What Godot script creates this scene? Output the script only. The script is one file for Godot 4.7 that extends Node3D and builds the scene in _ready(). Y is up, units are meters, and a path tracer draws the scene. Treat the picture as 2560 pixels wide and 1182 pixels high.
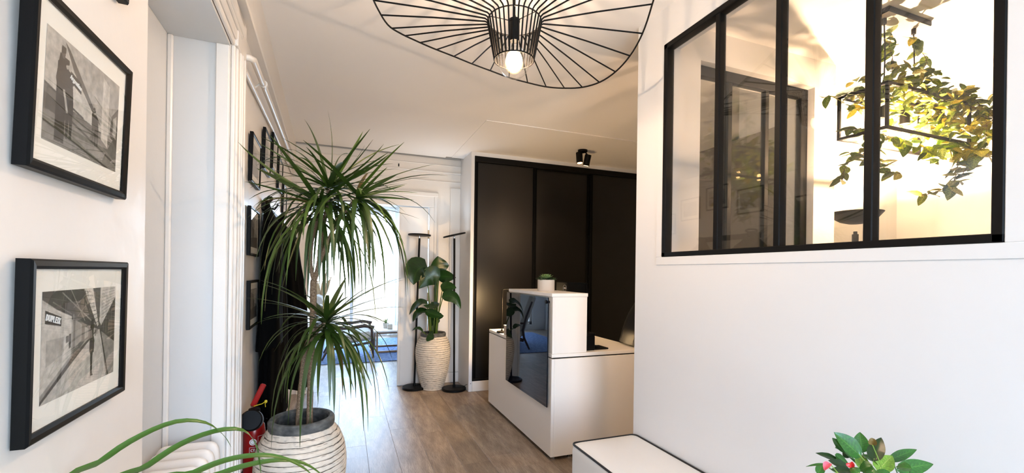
extends Node3D

const DRACAENA_LEAVES := [
	[Vector3(-0.074,1.670,-2.190),Vector3(-0.122,1.937,-2.341),Vector3(-0.203,2.058,-2.460),1.25],
	[Vector3(-0.074,1.670,-2.190),Vector3(-0.042,1.858,-2.192),Vector3(-0.083,2.033,-2.216),0.55],
	[Vector3(-0.074,1.670,-2.190),Vector3(0.011,1.832,-2.291),Vector3(0.078,2.000,-2.355),1.20],
	[Vector3(-0.074,1.670,-2.190),Vector3(0.026,1.767,-2.213),Vector3(0.120,1.926,-2.218),1.10],
	[Vector3(-0.074,1.670,-2.190),Vector3(0.034,1.776,-2.205),Vector3(0.082,1.894,-2.224),0.80],
	[Vector3(-0.074,1.670,-2.190),Vector3(0.066,1.729,-2.057),Vector3(0.151,1.840,-1.971),0.90],
	[Vector3(-0.074,1.670,-2.190),Vector3(0.071,1.872,-2.270),Vector3(0.251,1.936,-2.291),0.70],
	[Vector3(-0.074,1.670,-2.190),Vector3(0.064,1.690,-1.998),Vector3(0.163,1.770,-1.867),1.30],
	[Vector3(-0.074,1.670,-2.190),Vector3(-0.218,1.771,-2.176),Vector3(-0.356,1.841,-2.182),1.00],
	[Vector3(-0.074,1.670,-2.190),Vector3(-0.250,1.883,-2.239),Vector3(-0.383,1.762,-2.278),0.90],
	[Vector3(-0.074,1.670,-2.190),Vector3(-0.050,1.871,-2.260),Vector3(0.011,1.862,-2.290),1.20],
	[Vector3(-0.074,1.670,-2.190),Vector3(-0.029,1.744,-2.088),Vector3(0.063,1.760,-1.996),0.60],
	[Vector3(-0.074,1.670,-2.190),Vector3(-0.219,1.937,-2.349),Vector3(-0.309,1.866,-2.451),0.80],
	[Vector3(-0.074,1.670,-2.190),Vector3(-0.230,1.770,-2.386),Vector3(-0.368,1.799,-2.530),0.70],
	[Vector3(-0.074,1.670,-2.190),Vector3(-0.158,1.810,-2.128),Vector3(-0.201,1.768,-2.081),0.80],
	[Vector3(0.049,1.631,-2.143),Vector3(0.113,1.715,-2.146),Vector3(0.180,1.779,-2.139),1.20],
	[Vector3(0.049,1.631,-2.143),Vector3(0.118,1.662,-1.978),Vector3(0.201,1.692,-1.854),1.00],
	[Vector3(0.049,1.631,-2.143),Vector3(0.136,1.667,-2.078),Vector3(0.257,1.685,-2.011),0.80],
	[Vector3(0.049,1.631,-2.143),Vector3(0.162,1.650,-1.971),Vector3(0.278,1.617,-1.841),0.80],
	[Vector3(0.049,1.631,-2.143),Vector3(0.165,1.676,-2.228),Vector3(0.279,1.729,-2.271),0.80],
	[Vector3(0.049,1.631,-2.143),Vector3(0.171,1.652,-2.079),Vector3(0.257,1.555,-2.034),1.00],
	[Vector3(0.049,1.631,-2.143),Vector3(0.166,1.617,-2.226),Vector3(0.265,1.465,-2.273),1.30],
	[Vector3(0.049,1.631,-2.143),Vector3(0.189,1.649,-2.171),Vector3(0.312,1.640,-2.178),0.80],
	[Vector3(0.049,1.631,-2.143),Vector3(0.173,1.633,-2.200),Vector3(0.274,1.426,-2.230),1.00],
	[Vector3(0.049,1.631,-2.143),Vector3(0.142,1.568,-2.016),Vector3(0.196,1.355,-1.933),1.10],
	[Vector3(0.049,1.631,-2.143),Vector3(0.108,1.529,-2.001),Vector3(0.122,1.286,-1.915),1.00],
	[Vector3(0.049,1.631,-2.143),Vector3(0.193,1.650,-2.117),Vector3(0.284,1.513,-2.101),0.70],
	[Vector3(0.049,1.631,-2.143),Vector3(0.093,1.514,-2.033),Vector3(0.101,1.268,-1.967),1.00],
	[Vector3(-0.111,1.586,-2.204),Vector3(-0.293,1.735,-2.340),Vector3(-0.439,1.629,-2.440),0.90],
	[Vector3(-0.111,1.586,-2.204),Vector3(-0.247,1.663,-2.230),Vector3(-0.378,1.522,-2.263),1.10],
	[Vector3(-0.111,1.586,-2.204),Vector3(-0.302,1.668,-2.285),Vector3(-0.426,1.528,-2.338),0.80],
	[Vector3(-0.111,1.586,-2.204),Vector3(-0.300,1.630,-2.400),Vector3(-0.393,1.439,-2.518),1.10],
	[Vector3(-0.111,1.586,-2.204),Vector3(-0.250,1.631,-2.264),Vector3(-0.370,1.259,-2.314),1.10],
	[Vector3(-0.111,1.586,-2.204),Vector3(-0.211,1.561,-2.132),Vector3(-0.271,1.280,-2.081),1.10],
	[Vector3(-0.111,1.586,-2.204),Vector3(-0.321,1.649,-2.188),Vector3(-0.373,1.552,-2.144),0.70],
	[Vector3(-0.111,1.586,-2.204),Vector3(-0.207,1.651,-2.254),Vector3(-0.335,1.353,-2.311),1.20],
	[Vector3(-0.111,1.586,-2.204),Vector3(-0.197,1.540,-2.244),Vector3(-0.271,1.205,-2.277),1.10],
	[Vector3(-0.111,1.586,-2.204),Vector3(-0.290,1.767,-2.312),Vector3(-0.426,1.676,-2.389),0.70],
	[Vector3(-0.111,1.586,-2.204),Vector3(-0.239,1.717,-2.225),Vector3(-0.345,1.594,-2.247),1.00],
	[Vector3(-0.078,1.050,-2.192),Vector3(0.015,1.171,-2.199),Vector3(0.122,1.224,-2.186),1.00],
	[Vector3(-0.078,1.050,-2.192),Vector3(-0.019,1.137,-2.140),Vector3(0.040,1.167,-2.098),0.90],
	[Vector3(-0.078,1.050,-2.192),Vector3(0.034,1.115,-2.184),Vector3(0.176,1.058,-2.153),0.70],
	[Vector3(-0.078,1.050,-2.192),Vector3(0.017,1.073,-2.231),Vector3(0.165,0.934,-2.225),0.80],
	[Vector3(-0.078,1.050,-2.192),Vector3(0.033,1.019,-2.059),Vector3(0.115,0.796,-1.967),1.10],
	[Vector3(-0.078,1.050,-2.192),Vector3(-0.016,0.975,-2.133),Vector3(0.045,0.755,-2.086),1.10],
	[Vector3(-0.078,1.050,-2.192),Vector3(-0.068,0.950,-2.189),Vector3(-0.048,0.692,-2.182),1.20],
	[Vector3(-0.078,1.050,-2.192),Vector3(-0.123,0.941,-2.262),Vector3(-0.112,0.648,-2.293),1.10],
	[Vector3(-0.078,1.050,-2.192),Vector3(-0.166,0.995,-2.156),Vector3(-0.226,0.809,-2.132),1.10],
	[Vector3(-0.078,1.050,-2.192),Vector3(-0.208,1.002,-2.257),Vector3(-0.284,0.728,-2.296),1.10],
	[Vector3(-0.078,1.050,-2.192),Vector3(-0.203,1.111,-2.275),Vector3(-0.309,0.900,-2.339),0.60],
	[Vector3(-0.078,1.050,-2.192),Vector3(-0.165,1.106,-2.337),Vector3(-0.189,1.130,-2.421),1.00],
	[Vector3(-0.078,1.050,-2.192),Vector3(-0.027,1.120,-2.134),Vector3(0.074,1.123,-2.069),0.80],
	[Vector3(-0.078,1.050,-2.192),Vector3(-0.192,0.942,-2.274),Vector3(-0.236,0.700,-2.317),1.10],
	[Vector3(-0.078,1.050,-2.192),Vector3(0.001,0.965,-2.075),Vector3(0.091,0.820,-1.982),1.00],
	[Vector3(-0.078,1.050,-2.192),Vector3(-0.105,1.171,-2.202),Vector3(-0.080,1.190,-2.192),0.90],
	[Vector3(-0.078,1.050,-2.192),Vector3(0.049,1.090,-2.054),Vector3(0.139,0.839,-1.960),0.80],
	[Vector3(-0.078,1.050,-2.192),Vector3(-0.038,1.127,-2.295),Vector3(-0.003,1.186,-2.360),0.80],
	[Vector3(-0.078,1.050,-2.192),Vector3(-0.223,1.061,-2.228),Vector3(-0.270,0.880,-2.233),0.80],
	[Vector3(-0.078,1.050,-2.192),Vector3(-0.017,0.936,-2.262),Vector3(0.014,0.650,-2.313),1.00]]
const DRACAENA_HEADS := [Vector3(-0.074,1.670,-2.190),Vector3(0.049,1.631,-2.143),Vector3(-0.111,1.586,-2.204),Vector3(-0.078,1.050,-2.192)]
const DRACAENA_STEMS := [
	[[Vector3(-0.143,0.595,-2.217),Vector3(-0.142,0.765,-2.216),Vector3(-0.136,0.968,-2.214),Vector3(-0.134,1.134,-2.213),Vector3(-0.135,1.217,-2.214),Vector3(-0.132,1.244,-2.213)],0.0135,0.0145],
	[[Vector3(-0.132,1.244,-2.213),Vector3(-0.149,1.318,-2.219),Vector3(-0.143,1.429,-2.217),Vector3(-0.111,1.577,-2.204)],0.0100,0.0080],
	[[Vector3(-0.132,1.244,-2.213),Vector3(-0.112,1.319,-2.205),Vector3(-0.104,1.448,-2.202),Vector3(-0.080,1.577,-2.193),Vector3(-0.074,1.660,-2.190)],0.0115,0.0090],
	[[Vector3(-0.112,1.319,-2.205),Vector3(-0.057,1.467,-2.184),Vector3(0.010,1.579,-2.158),Vector3(0.049,1.623,-2.143)],0.0090,0.0070],
	[[Vector3(-0.190,0.598,-2.235),Vector3(-0.180,0.764,-2.231),Vector3(-0.164,0.930,-2.225),Vector3(-0.121,1.005,-2.208),Vector3(-0.078,1.050,-2.192)],0.0135,0.0100]]
const STRELITZIA_LEAVES := [
	[Vector3(0.813,1.338,-4.742),Vector3(0.697,1.353,-4.765),Vector3(0.690,1.147,-4.757),0.250,0.15],
	[Vector3(0.974,1.292,-4.809),Vector3(0.961,1.378,-4.792),Vector3(0.950,1.463,-4.786),0.177,0.20],
	[Vector3(0.943,1.245,-4.692),Vector3(0.854,1.287,-4.705),Vector3(0.743,1.105,-4.737),0.172,-0.60],
	[Vector3(0.975,1.244,-4.808),Vector3(1.053,1.245,-4.757),Vector3(1.142,1.229,-4.713),0.115,0.80],
	[Vector3(0.997,1.096,-4.736),Vector3(1.058,1.150,-4.691),Vector3(1.133,1.117,-4.652),0.105,0.70],
	[Vector3(0.998,1.020,-4.693),Vector3(1.114,1.075,-4.627),Vector3(1.170,0.895,-4.595),0.104,0.50],
	[Vector3(0.822,0.951,-4.717),Vector3(0.738,0.994,-4.728),Vector3(0.647,0.827,-4.752),0.112,0.50],
	[Vector3(0.935,0.948,-4.631),Vector3(0.852,0.884,-4.641),Vector3(0.779,0.939,-4.659),0.145,0.60],
	[Vector3(0.821,0.863,-4.653),Vector3(0.722,0.897,-4.669),Vector3(0.675,0.758,-4.677),0.110,0.50],
	[Vector3(0.813,0.871,-4.656),Vector3(0.897,0.832,-4.603),Vector3(0.981,0.826,-4.560),0.076,0.30],
	[Vector3(0.783,0.653,-4.711),Vector3(0.731,0.710,-4.709),Vector3(0.674,0.660,-4.720),0.064,0.60],
	[Vector3(0.930,0.703,-4.836),Vector3(0.923,0.762,-4.817),Vector3(0.919,0.821,-4.809),0.106,0.30],
	[Vector3(0.979,1.252,-4.828),Vector3(0.958,1.279,-4.815),Vector3(0.939,1.305,-4.811),0.062,0.30],
	[Vector3(0.960,0.806,-4.771),Vector3(0.983,0.804,-4.741),Vector3(1.007,0.801,-4.721),0.061,0.50],
	[Vector3(0.839,0.611,-4.689),Vector3(0.865,0.598,-4.658),Vector3(0.894,0.582,-4.636),0.094,0.60]]
const ANTHURIUM_LEAVES := [
	[Vector3(1.234,0.838,-0.728),Vector3(1.194,0.887,-0.764),0.043,0.30],
	[Vector3(1.233,0.835,-0.760),Vector3(1.222,0.861,-0.786),0.022,0.20],
	[Vector3(1.307,0.824,-0.764),Vector3(1.324,0.867,-0.779),0.032,0.10],
	[Vector3(1.247,0.836,-0.701),Vector3(1.287,0.882,-0.708),0.032,-0.20],
	[Vector3(1.336,0.819,-0.710),Vector3(1.421,0.837,-0.699),0.022,0.50],
	[Vector3(1.285,0.819,-0.665),Vector3(1.387,0.824,-0.648),0.032,0.50],
	[Vector3(1.190,0.821,-0.755),Vector3(1.161,0.828,-0.788),0.019,0.50],
	[Vector3(1.184,0.813,-0.726),Vector3(1.161,0.822,-0.756),0.024,0.40],
	[Vector3(1.258,0.818,-0.762),Vector3(1.259,0.822,-0.782),0.025,0.00],
	[Vector3(1.129,0.821,-0.746),Vector3(1.108,0.805,-0.776),0.006,0.20],
	[Vector3(1.248,0.814,-0.690),Vector3(1.302,0.840,-0.691),0.036,0.10],
	[Vector3(1.274,0.822,-0.713),Vector3(1.263,0.830,-0.738),0.017,0.50],
	[Vector3(1.255,0.799,-0.730),Vector3(1.266,0.831,-0.748),0.025,0.30],
	[Vector3(1.218,0.827,-0.691),Vector3(1.211,0.806,-0.715),0.028,0.40],
	[Vector3(1.161,0.815,-0.702),Vector3(1.135,0.812,-0.733),0.023,0.40],
	[Vector3(1.156,0.822,-0.682),Vector3(1.158,0.825,-0.703),0.020,0.30],
	[Vector3(1.118,0.798,-0.751),Vector3(1.150,0.813,-0.760),0.018,0.30],
	[Vector3(1.272,0.835,-0.638),Vector3(1.264,0.829,-0.663),0.027,0.50],
	[Vector3(1.338,0.813,-0.731),Vector3(1.346,0.799,-0.749),0.016,0.40],
	[Vector3(1.243,0.832,-0.778),Vector3(1.253,0.830,-0.796),0.014,0.30],
	[Vector3(1.190,0.830,-0.755),Vector3(1.241,0.802,-0.757),0.017,0.30],
	[Vector3(1.180,0.826,-0.663),Vector3(1.185,0.823,-0.682),0.020,0.30],
	[Vector3(1.215,0.823,-0.649),Vector3(1.201,0.820,-0.676),0.020,0.30]]
const ANTHURIUM_FLOWERS := [[Vector3(1.113,0.835,-0.721),Vector3(1.100,0.818,-0.725)],[Vector3(1.158,0.837,-0.703),Vector3(1.164,0.823,-0.701)],[Vector3(1.210,0.882,-0.684),Vector3(1.211,0.898,-0.683)]]
const PALM_FRONDS := [
	[Vector3(-0.372,0.954,-0.806),Vector3(-0.330,1.004,-0.822),Vector3(-0.294,1.028,-0.840),Vector3(-0.253,1.041,-0.856),Vector3(-0.219,1.030,-0.876),Vector3(-0.198,1.000,-0.900),Vector3(-0.190,0.965,-0.929)],
	[Vector3(-0.342,0.928,-0.848),Vector3(-0.290,0.973,-0.860),Vector3(-0.247,0.999,-0.876),Vector3(-0.199,1.010,-0.889),Vector3(-0.166,0.998,-0.909),Vector3(-0.151,0.959,-0.935),Vector3(-0.147,0.893,-0.966)],
	[Vector3(-0.291,0.915,-0.882),Vector3(-0.240,0.938,-0.894),Vector3(-0.197,0.948,-0.910),Vector3(-0.149,0.946,-0.924),Vector3(-0.104,0.928,-0.939),Vector3(-0.063,0.890,-0.955),Vector3(-0.042,0.843,-0.979)],
	[Vector3(-0.272,0.893,-0.928),Vector3(-0.215,0.912,-0.938),Vector3(-0.167,0.919,-0.952),Vector3(-0.114,0.916,-0.964),Vector3(-0.073,0.897,-0.980),Vector3(-0.039,0.858,-1.000),Vector3(-0.020,0.809,-1.024)]]
const VINE_STRANDS := [
	[Vector3(2.672,2.004,-1.335),Vector3(2.865,2.187,-1.315),Vector3(2.985,2.232,-1.274),Vector3(3.001,2.133,-1.218),Vector3(2.938,1.994,-1.185),Vector3(2.877,1.892,-1.195),Vector3(2.859,1.803,-1.246),Vector3(2.838,1.743,-1.314),Vector3(2.767,1.715,-1.362)],
	[Vector3(2.947,1.942,-1.285),Vector3(2.865,1.827,-1.264),Vector3(2.781,1.716,-1.241)],
	[Vector3(2.441,2.142,-1.367),Vector3(2.348,2.195,-1.402),Vector3(2.307,2.198,-1.469),Vector3(2.278,2.213,-1.536)],
	[Vector3(2.485,2.002,-1.407),Vector3(2.466,1.935,-1.468),Vector3(2.403,1.863,-1.496),Vector3(2.335,1.770,-1.471)],
	[Vector3(2.561,2.039,-1.432),Vector3(2.487,1.902,-1.407),Vector3(2.467,1.819,-1.360),Vector3(2.537,1.801,-1.327)],
	[Vector3(2.487,2.260,-1.349),Vector3(2.497,2.358,-1.346),Vector3(2.534,2.463,-1.383),Vector3(2.604,2.552,-1.412)],
	[Vector3(2.689,2.307,-1.331),Vector3(2.779,2.413,-1.349),Vector3(2.743,2.475,-1.365),Vector3(2.662,2.510,-1.346)],
	[Vector3(2.810,2.022,-1.336),Vector3(2.917,1.948,-1.242),Vector3(2.951,1.895,-1.175)],
	[Vector3(2.295,2.022,-1.422),Vector3(2.407,2.004,-1.380),Vector3(2.593,1.982,-1.362),Vector3(2.808,1.956,-1.335),Vector3(2.952,1.964,-1.288)],
	[Vector3(2.468,2.002,-1.416),Vector3(2.467,1.904,-1.469),Vector3(2.410,1.935,-1.492)],
	[Vector3(2.941,2.209,-1.286),Vector3(3.026,2.090,-1.199),Vector3(2.966,1.973,-1.168)],
	[Vector3(2.438,2.239,-1.367),Vector3(2.551,2.262,-1.326),Vector3(2.741,2.246,-1.306),Vector3(2.940,2.239,-1.285)]]

# ---------------------------------------------------------------- mesh building
class MB:
	var v := PackedVector3Array()
	var n := PackedVector3Array()
	var uv := PackedVector2Array()
	var ix := PackedInt32Array()
	func vert(p: Vector3, nn: Vector3, t := Vector2.ZERO) -> int:
		v.push_back(p); n.push_back(nn); uv.push_back(t)
		return v.size() - 1
	func face(i: int, j: int, k: int) -> void:
		var f := (v[j] - v[i]).cross(v[k] - v[i])
		if f.length_squared() < 1e-18:
			return
		if f.dot(n[i] + n[j] + n[k]) > 0.0:
			ix.push_back(i); ix.push_back(k); ix.push_back(j)
		else:
			ix.push_back(i); ix.push_back(j); ix.push_back(k)
	func quad(a: Vector3, b: Vector3, c: Vector3, d: Vector3, nn: Vector3, ua := Vector2(0, 0), ub := Vector2(1, 0), uc := Vector2(1, 1), ud := Vector2(0, 1)) -> void:
		var i := vert(a, nn, ua)
		vert(b, nn, ub); vert(c, nn, uc); vert(d, nn, ud)
		face(i, i + 1, i + 2); face(i, i + 2, i + 3)
	func tri(a: Vector3, b: Vector3, c: Vector3, nn: Vector3) -> void:
		var i := vert(a, nn); vert(b, nn); vert(c, nn)
		face(i, i + 1, i + 2)
	func box(c: Vector3, s: Vector3, bev := 0.003, b := Basis()) -> void:
		var h := s * 0.5
		bev = minf(bev, minf(h.x, minf(h.y, h.z)) * 0.8)
		for ax in 3:
			var u := (ax + 1) % 3
			var w := (ax + 2) % 3
			for sg in [-1.0, 1.0]:
				var q := []
				for k in [[-1, -1], [1, -1], [1, 1], [-1, 1]]:
					var p := Vector3.ZERO
					p[ax] = sg * h[ax]; p[u] = k[0] * (h[u] - bev); p[w] = k[1] * (h[w] - bev)
					q.push_back(p)
				var nn := Vector3.ZERO
				nn[ax] = sg
				quad(c + b * q[0], c + b * q[1], c + b * q[2], c + b * q[3], b * nn, Vector2(q[0][u], q[0][w]), Vector2(q[1][u], q[1][w]), Vector2(q[2][u], q[2][w]), Vector2(q[3][u], q[3][w]))
			if bev > 0.0:
				for su in [-1.0, 1.0]:
					for sw in [-1.0, 1.0]:
						var q := []
						for k in [[-1, 0], [1, 0], [1, 1], [-1, 1]]:
							var p := Vector3.ZERO
							p[ax] = k[0] * (h[ax] - bev)
							p[u] = su * (h[u] - (0.0 if k[1] == 0 else bev))
							p[w] = sw * (h[w] - (bev if k[1] == 0 else 0.0))
							q.push_back(p)
						var nn := Vector3.ZERO
						nn[u] = su; nn[w] = sw
						quad(c + b * q[0], c + b * q[1], c + b * q[2], c + b * q[3], (b * nn).normalized())
		if bev > 0.0:
			for sx in [-1.0, 1.0]:
				for sy in [-1.0, 1.0]:
					for sz in [-1.0, 1.0]:
						var g := Vector3(sx * h.x, sy * h.y, sz * h.z)
						var e := Vector3(sx, sy, sz) * bev
						tri(c + b * (g - Vector3(0, e.y, e.z)), c + b * (g - Vector3(e.x, 0, e.z)), c + b * (g - Vector3(e.x, e.y, 0)), (b * Vector3(sx, sy, sz)).normalized())
	# axis-aligned box between two corners
	func span(a: Vector3, d: Vector3, bev := 0.003) -> void:
		box((a + d) * 0.5, (d - a).abs(), bev)
	# smooth surface through rows of points; normals turned away from the row centres when out is true
	func grid(rows: Array, wrap := false, out := true, uvs := []) -> void:
		var R := rows.size()
		var K: int = rows[0].size()
		var nn := []
		var score := 0.0
		for r in R:
			var line := PackedVector3Array()
			var mid := Vector3.ZERO
			for p in rows[r]:
				mid += p
			mid /= K
			for k in K:
				var k0 := (k - 1 + K) % K if wrap else maxi(k - 1, 0)
				var k1 := (k + 1) % K if wrap else mini(k + 1, K - 1)
				var du: Vector3 = rows[r][k1] - rows[r][k0]
				var dv: Vector3 = rows[mini(r + 1, R - 1)][k] - rows[maxi(r - 1, 0)][k]
				if du.length_squared() < 1e-14:
					var rr := r + 1 if r < R / 2 else r - 1
					du = rows[rr][k1] - rows[rr][k0]
				var x := du.cross(dv)
				x = x.normalized() if x.length_squared() > 1e-20 else Vector3.UP
				line.push_back(x)
				score += x.dot(rows[r][k] - mid)
			nn.push_back(line)
		var sg := -1.0 if out and score < 0.0 else 1.0
		var at := v.size()
		var C := K + 1 if wrap else K
		for r in R:
			for k in C:
				var kk := k % K
				vert(rows[r][kk], nn[r][kk] * sg, uvs[r][k] if uvs else Vector2(float(k) / (C - 1), float(r) / maxf(R - 1, 1)))
		for r in R - 1:
			for k in C - 1:
				var i := at + r * C + k
				face(i, i + 1, i + C + 1)
				face(i, i + C + 1, i + C)
	func turn_over(from_vertex: int, from_index: int) -> void:
		for q in range(from_vertex, v.size()):
			n[q] = -n[q]
		for q in range(from_index, ix.size(), 3):
			var k := ix[q + 1]
			ix[q + 1] = ix[q + 2]
			ix[q + 2] = k
	func cap(ring: Array, nn: Vector3) -> void:
		var mid := Vector3.ZERO
		for p in ring:
			mid += p
		mid /= ring.size()
		var c := vert(mid, nn, Vector2(0.5, 0.5))
		var first := v.size()
		for p in ring:
			vert(p, nn, Vector2(0.5, 0.5))
		for k in ring.size():
			face(c, first + k, first + (k + 1) % ring.size())
	# round bar along points; r is one radius or one per point
	func tube(pts: Array, r, seg := 8, closed := false, caps := true) -> void:
		var rows := []
		var side := Vector3.ZERO
		var N := pts.size()
		for i in N:
			var t: Vector3
			if closed:
				t = pts[(i + 1) % N] - pts[(i - 1 + N) % N]
			else:
				t = pts[mini(i + 1, N - 1)] - pts[maxi(i - 1, 0)]
			t = t.normalized()
			if side == Vector3.ZERO:
				side = t.cross(Vector3.UP if absf(t.y) < 0.9 else Vector3.RIGHT).normalized()
			else:
				side = (side - t * side.dot(t)).normalized()
			var other := t.cross(side)
			var rad: float = r[i] if r is Array else r
			var row := []
			for k in seg:
				var a := TAU * k / seg
				row.push_back(pts[i] + (side * cos(a) + other * sin(a)) * rad)
			rows.push_back(row)
		if closed:
			rows.push_back(rows[0])
		grid(rows, true)
		if caps and not closed:
			cap(rows[0], (pts[0] - pts[1]).normalized())
			cap(rows[N - 1], (pts[N - 1] - pts[N - 2]).normalized())
	# turned shape: profile of (radius, height); corners sharper than 35 degrees stay crisp
	func lathe(prof: Array, seg := 32, at := Vector3.ZERO, b := Basis()) -> void:
		var lo := INF
		var hi := -INF
		for p in prof:
			lo = minf(lo, p.y); hi = maxf(hi, p.y)
		var run := [prof[0]]
		for i in range(1, prof.size()):
			run.push_back(prof[i])
			var last := i == prof.size() - 1
			var sharp := false
			if not last:
				var d0: Vector2 = prof[i] - prof[i - 1]
				var d1: Vector2 = prof[i + 1] - prof[i]
				sharp = absf(d0.angle_to(d1)) > 0.6
			if last or sharp:
				var rows := []
				var uvs := []
				for p in run:
					var row := []
					var ur := []
					for k in seg:
						var a := TAU * k / seg
						row.push_back(at + b * Vector3(p.x * cos(a), p.y, p.x * sin(a)))
					for k in seg + 1:
						ur.push_back(Vector2(float(k) / seg, (p.y - lo) / maxf(hi - lo, 1e-6)))
					rows.push_back(row); uvs.push_back(ur)
				# the outside of a profile that runs upwards lies away from the axis
				var at0 := v.size()
				var ix0 := ix.size()
				grid(rows, true, false, uvs)
				var d: Vector2 = run[run.size() - 1] - run[0]
				var want := Vector2(d.y, -d.x)
				var sgn := 0.0
				for q in range(at0, v.size()):
					var rad: Vector3 = b.inverse() * (v[q] - at)
					var nl: Vector3 = b.inverse() * n[q]
					var out2 := Vector2(rad.x, rad.z).normalized()
					sgn += nl.x * out2.x * want.x + nl.z * out2.y * want.x + nl.y * want.y
				if sgn < 0.0:
					turn_over(at0, ix0)
				run = [prof[i]]
	func ball(c: Vector3, r: Vector3, seg := 16, rings := 10) -> void:
		var rows := []
		for i in rings + 1:
			var a := PI * i / rings - PI / 2
			var row := []
			for k in seg:
				var t := TAU * k / seg
				row.push_back(c + Vector3(r.x * cos(a) * cos(t), r.y * sin(a), r.z * cos(a) * sin(t)))
			rows.push_back(row)
		grid(rows, true)
	func mesh() -> ArrayMesh:
		var arr := []
		arr.resize(Mesh.ARRAY_MAX)
		arr[Mesh.ARRAY_VERTEX] = v
		arr[Mesh.ARRAY_NORMAL] = n
		arr[Mesh.ARRAY_TEX_UV] = uv
		arr[Mesh.ARRAY_INDEX] = ix
		var m := ArrayMesh.new()
		m.add_surface_from_arrays(Mesh.PRIMITIVE_TRIANGLES, arr)
		return m

var M := {}
var taken := {}

func numbered(called: String) -> String:
	if not taken.has(called):
		taken[called] = 0
		return called
	taken[called] += 1
	return "%s_%03d" % [called, taken[called]]

func thing(called: String, label: String, category: String, at := Vector3.ZERO, turn := 0.0, group := "") -> Node3D:
	var o := Node3D.new()
	o.name = numbered(called)
	add_child(o, true)
	o.position = at
	o.rotation.y = turn
	tag(o, label, category, group)
	return o

func tag(o: Node, label: String, category: String, group := "") -> void:
	o.set_meta("label", label)
	o.set_meta("category", category)
	if group:
		o.set_meta("group", group)

func obj(called: String, shape, mat: Material, parent: Node = self, at := Vector3.ZERO, rot := Vector3.ZERO) -> MeshInstance3D:
	var o := MeshInstance3D.new()
	o.mesh = shape.mesh() if shape is MB else shape
	o.material_override = mat
	o.name = called if parent != self else numbered(called)
	o.position = at
	o.rotation = rot
	parent.add_child(o, true)
	return o

func struct(called: String, shape, mat: Material, label: String, at := Vector3.ZERO, turn := 0.0) -> MeshInstance3D:
	var o := obj(called, shape, mat)
	o.position = at
	o.rotation.y = turn
	o.set_meta("kind", "structure")
	o.set_meta("label", label)
	return o

func copy_of(o: Node3D, label: String, at: Vector3, turn := 0.0) -> Node3D:
	var c: Node3D = o.duplicate()
	c.name = numbered(str(o.name))
	add_child(c, true)
	c.position = at
	c.rotation.y = turn
	c.set_meta("label", label)
	return c

func text(called: String, words: String, height: float, mat: Material, parent: Node, at: Vector3, rot := Vector3.ZERO, wide := 1.0, font := "Droid Sans", bold := true) -> MeshInstance3D:
	var t := TextMesh.new()
	t.text = words
	var f := SystemFont.new()
	f.font_names = PackedStringArray([font])
	if bold:
		f.font_weight = 700
	t.font = f
	t.font_size = 32
	t.pixel_size = height / 23.0
	t.depth = 0.0006
	var o := obj(called, t, mat, parent, at, rot)
	o.scale.x = wide
	return o

func ramp(a: Color, b: Color, c: Color) -> Gradient:
	var g := Gradient.new()
	g.set_color(0, a); g.set_color(1, c)
	g.add_point(0.5, b)
	return g

func smat(called: String, c: Color, rough := 0.6, metal := 0.0, spec := 0.5) -> StandardMaterial3D:
	var m := StandardMaterial3D.new()
	m.resource_name = called
	m.albedo_color = c
	m.roughness = rough
	m.metallic = metal
	m.metallic_specular = spec
	M[called] = m
	return m

func noise_tex(freq: float, seed_: int, size := 256, normal := false, g: Gradient = null, strength := 4.0) -> NoiseTexture2D:
	var t := NoiseTexture2D.new()
	t.width = size; t.height = size
	t.seamless = true
	var f := FastNoiseLite.new()
	f.seed = seed_
	f.frequency = freq
	f.fractal_octaves = 4
	t.noise = f
	t.as_normal_map = normal
	t.bump_strength = strength
	if g:
		t.color_ramp = g
	return t

func relief(m: StandardMaterial3D, freq: float, seed_: int, scale: float, depth: float) -> void:
	m.normal_enabled = true
	m.normal_texture = noise_tex(freq, seed_, 256, true, null, 3.0)
	m.normal_scale = depth
	m.uv1_triplanar = true
	m.uv1_scale = Vector3.ONE * scale

func wood_image(seed_: int, lo: Color, hi: Color, dark: Color, w := 192, h := 768) -> ImageTexture:
	var f := FastNoiseLite.new(); f.seed = seed_; f.frequency = 0.02; f.fractal_octaves = 3
	var g := FastNoiseLite.new(); g.seed = seed_ + 7; g.frequency = 0.12; g.fractal_octaves = 3
	var k := FastNoiseLite.new(); k.seed = seed_ + 19; k.frequency = 0.012; k.fractal_octaves = 2
	var im := Image.create(w, h, false, Image.FORMAT_RGB8)
	for y in h:
		for x in w:
			var warp := 14.0 * f.get_noise_2d(x * 0.6, y * 0.25)
			var grain := g.get_noise_2d(x * 1.6 + warp, y * 0.055)
			var fine := g.get_noise_2d(x * 5.0 + 300.0, y * 0.12)
			var big := k.get_noise_2d(x * 1.1, y * 0.35)
			var t := clampf(0.5 + big * 0.5 + grain * 0.6, 0.0, 1.0)
			var c := lo.lerp(hi, t)
			var crack := smoothstep(0.12, 0.5, fine + grain * 0.5)
			c = c.lerp(dark, crack * 0.5)
			im.set_pixel(x, y, c)
	return ImageTexture.create_from_image(im)

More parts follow.
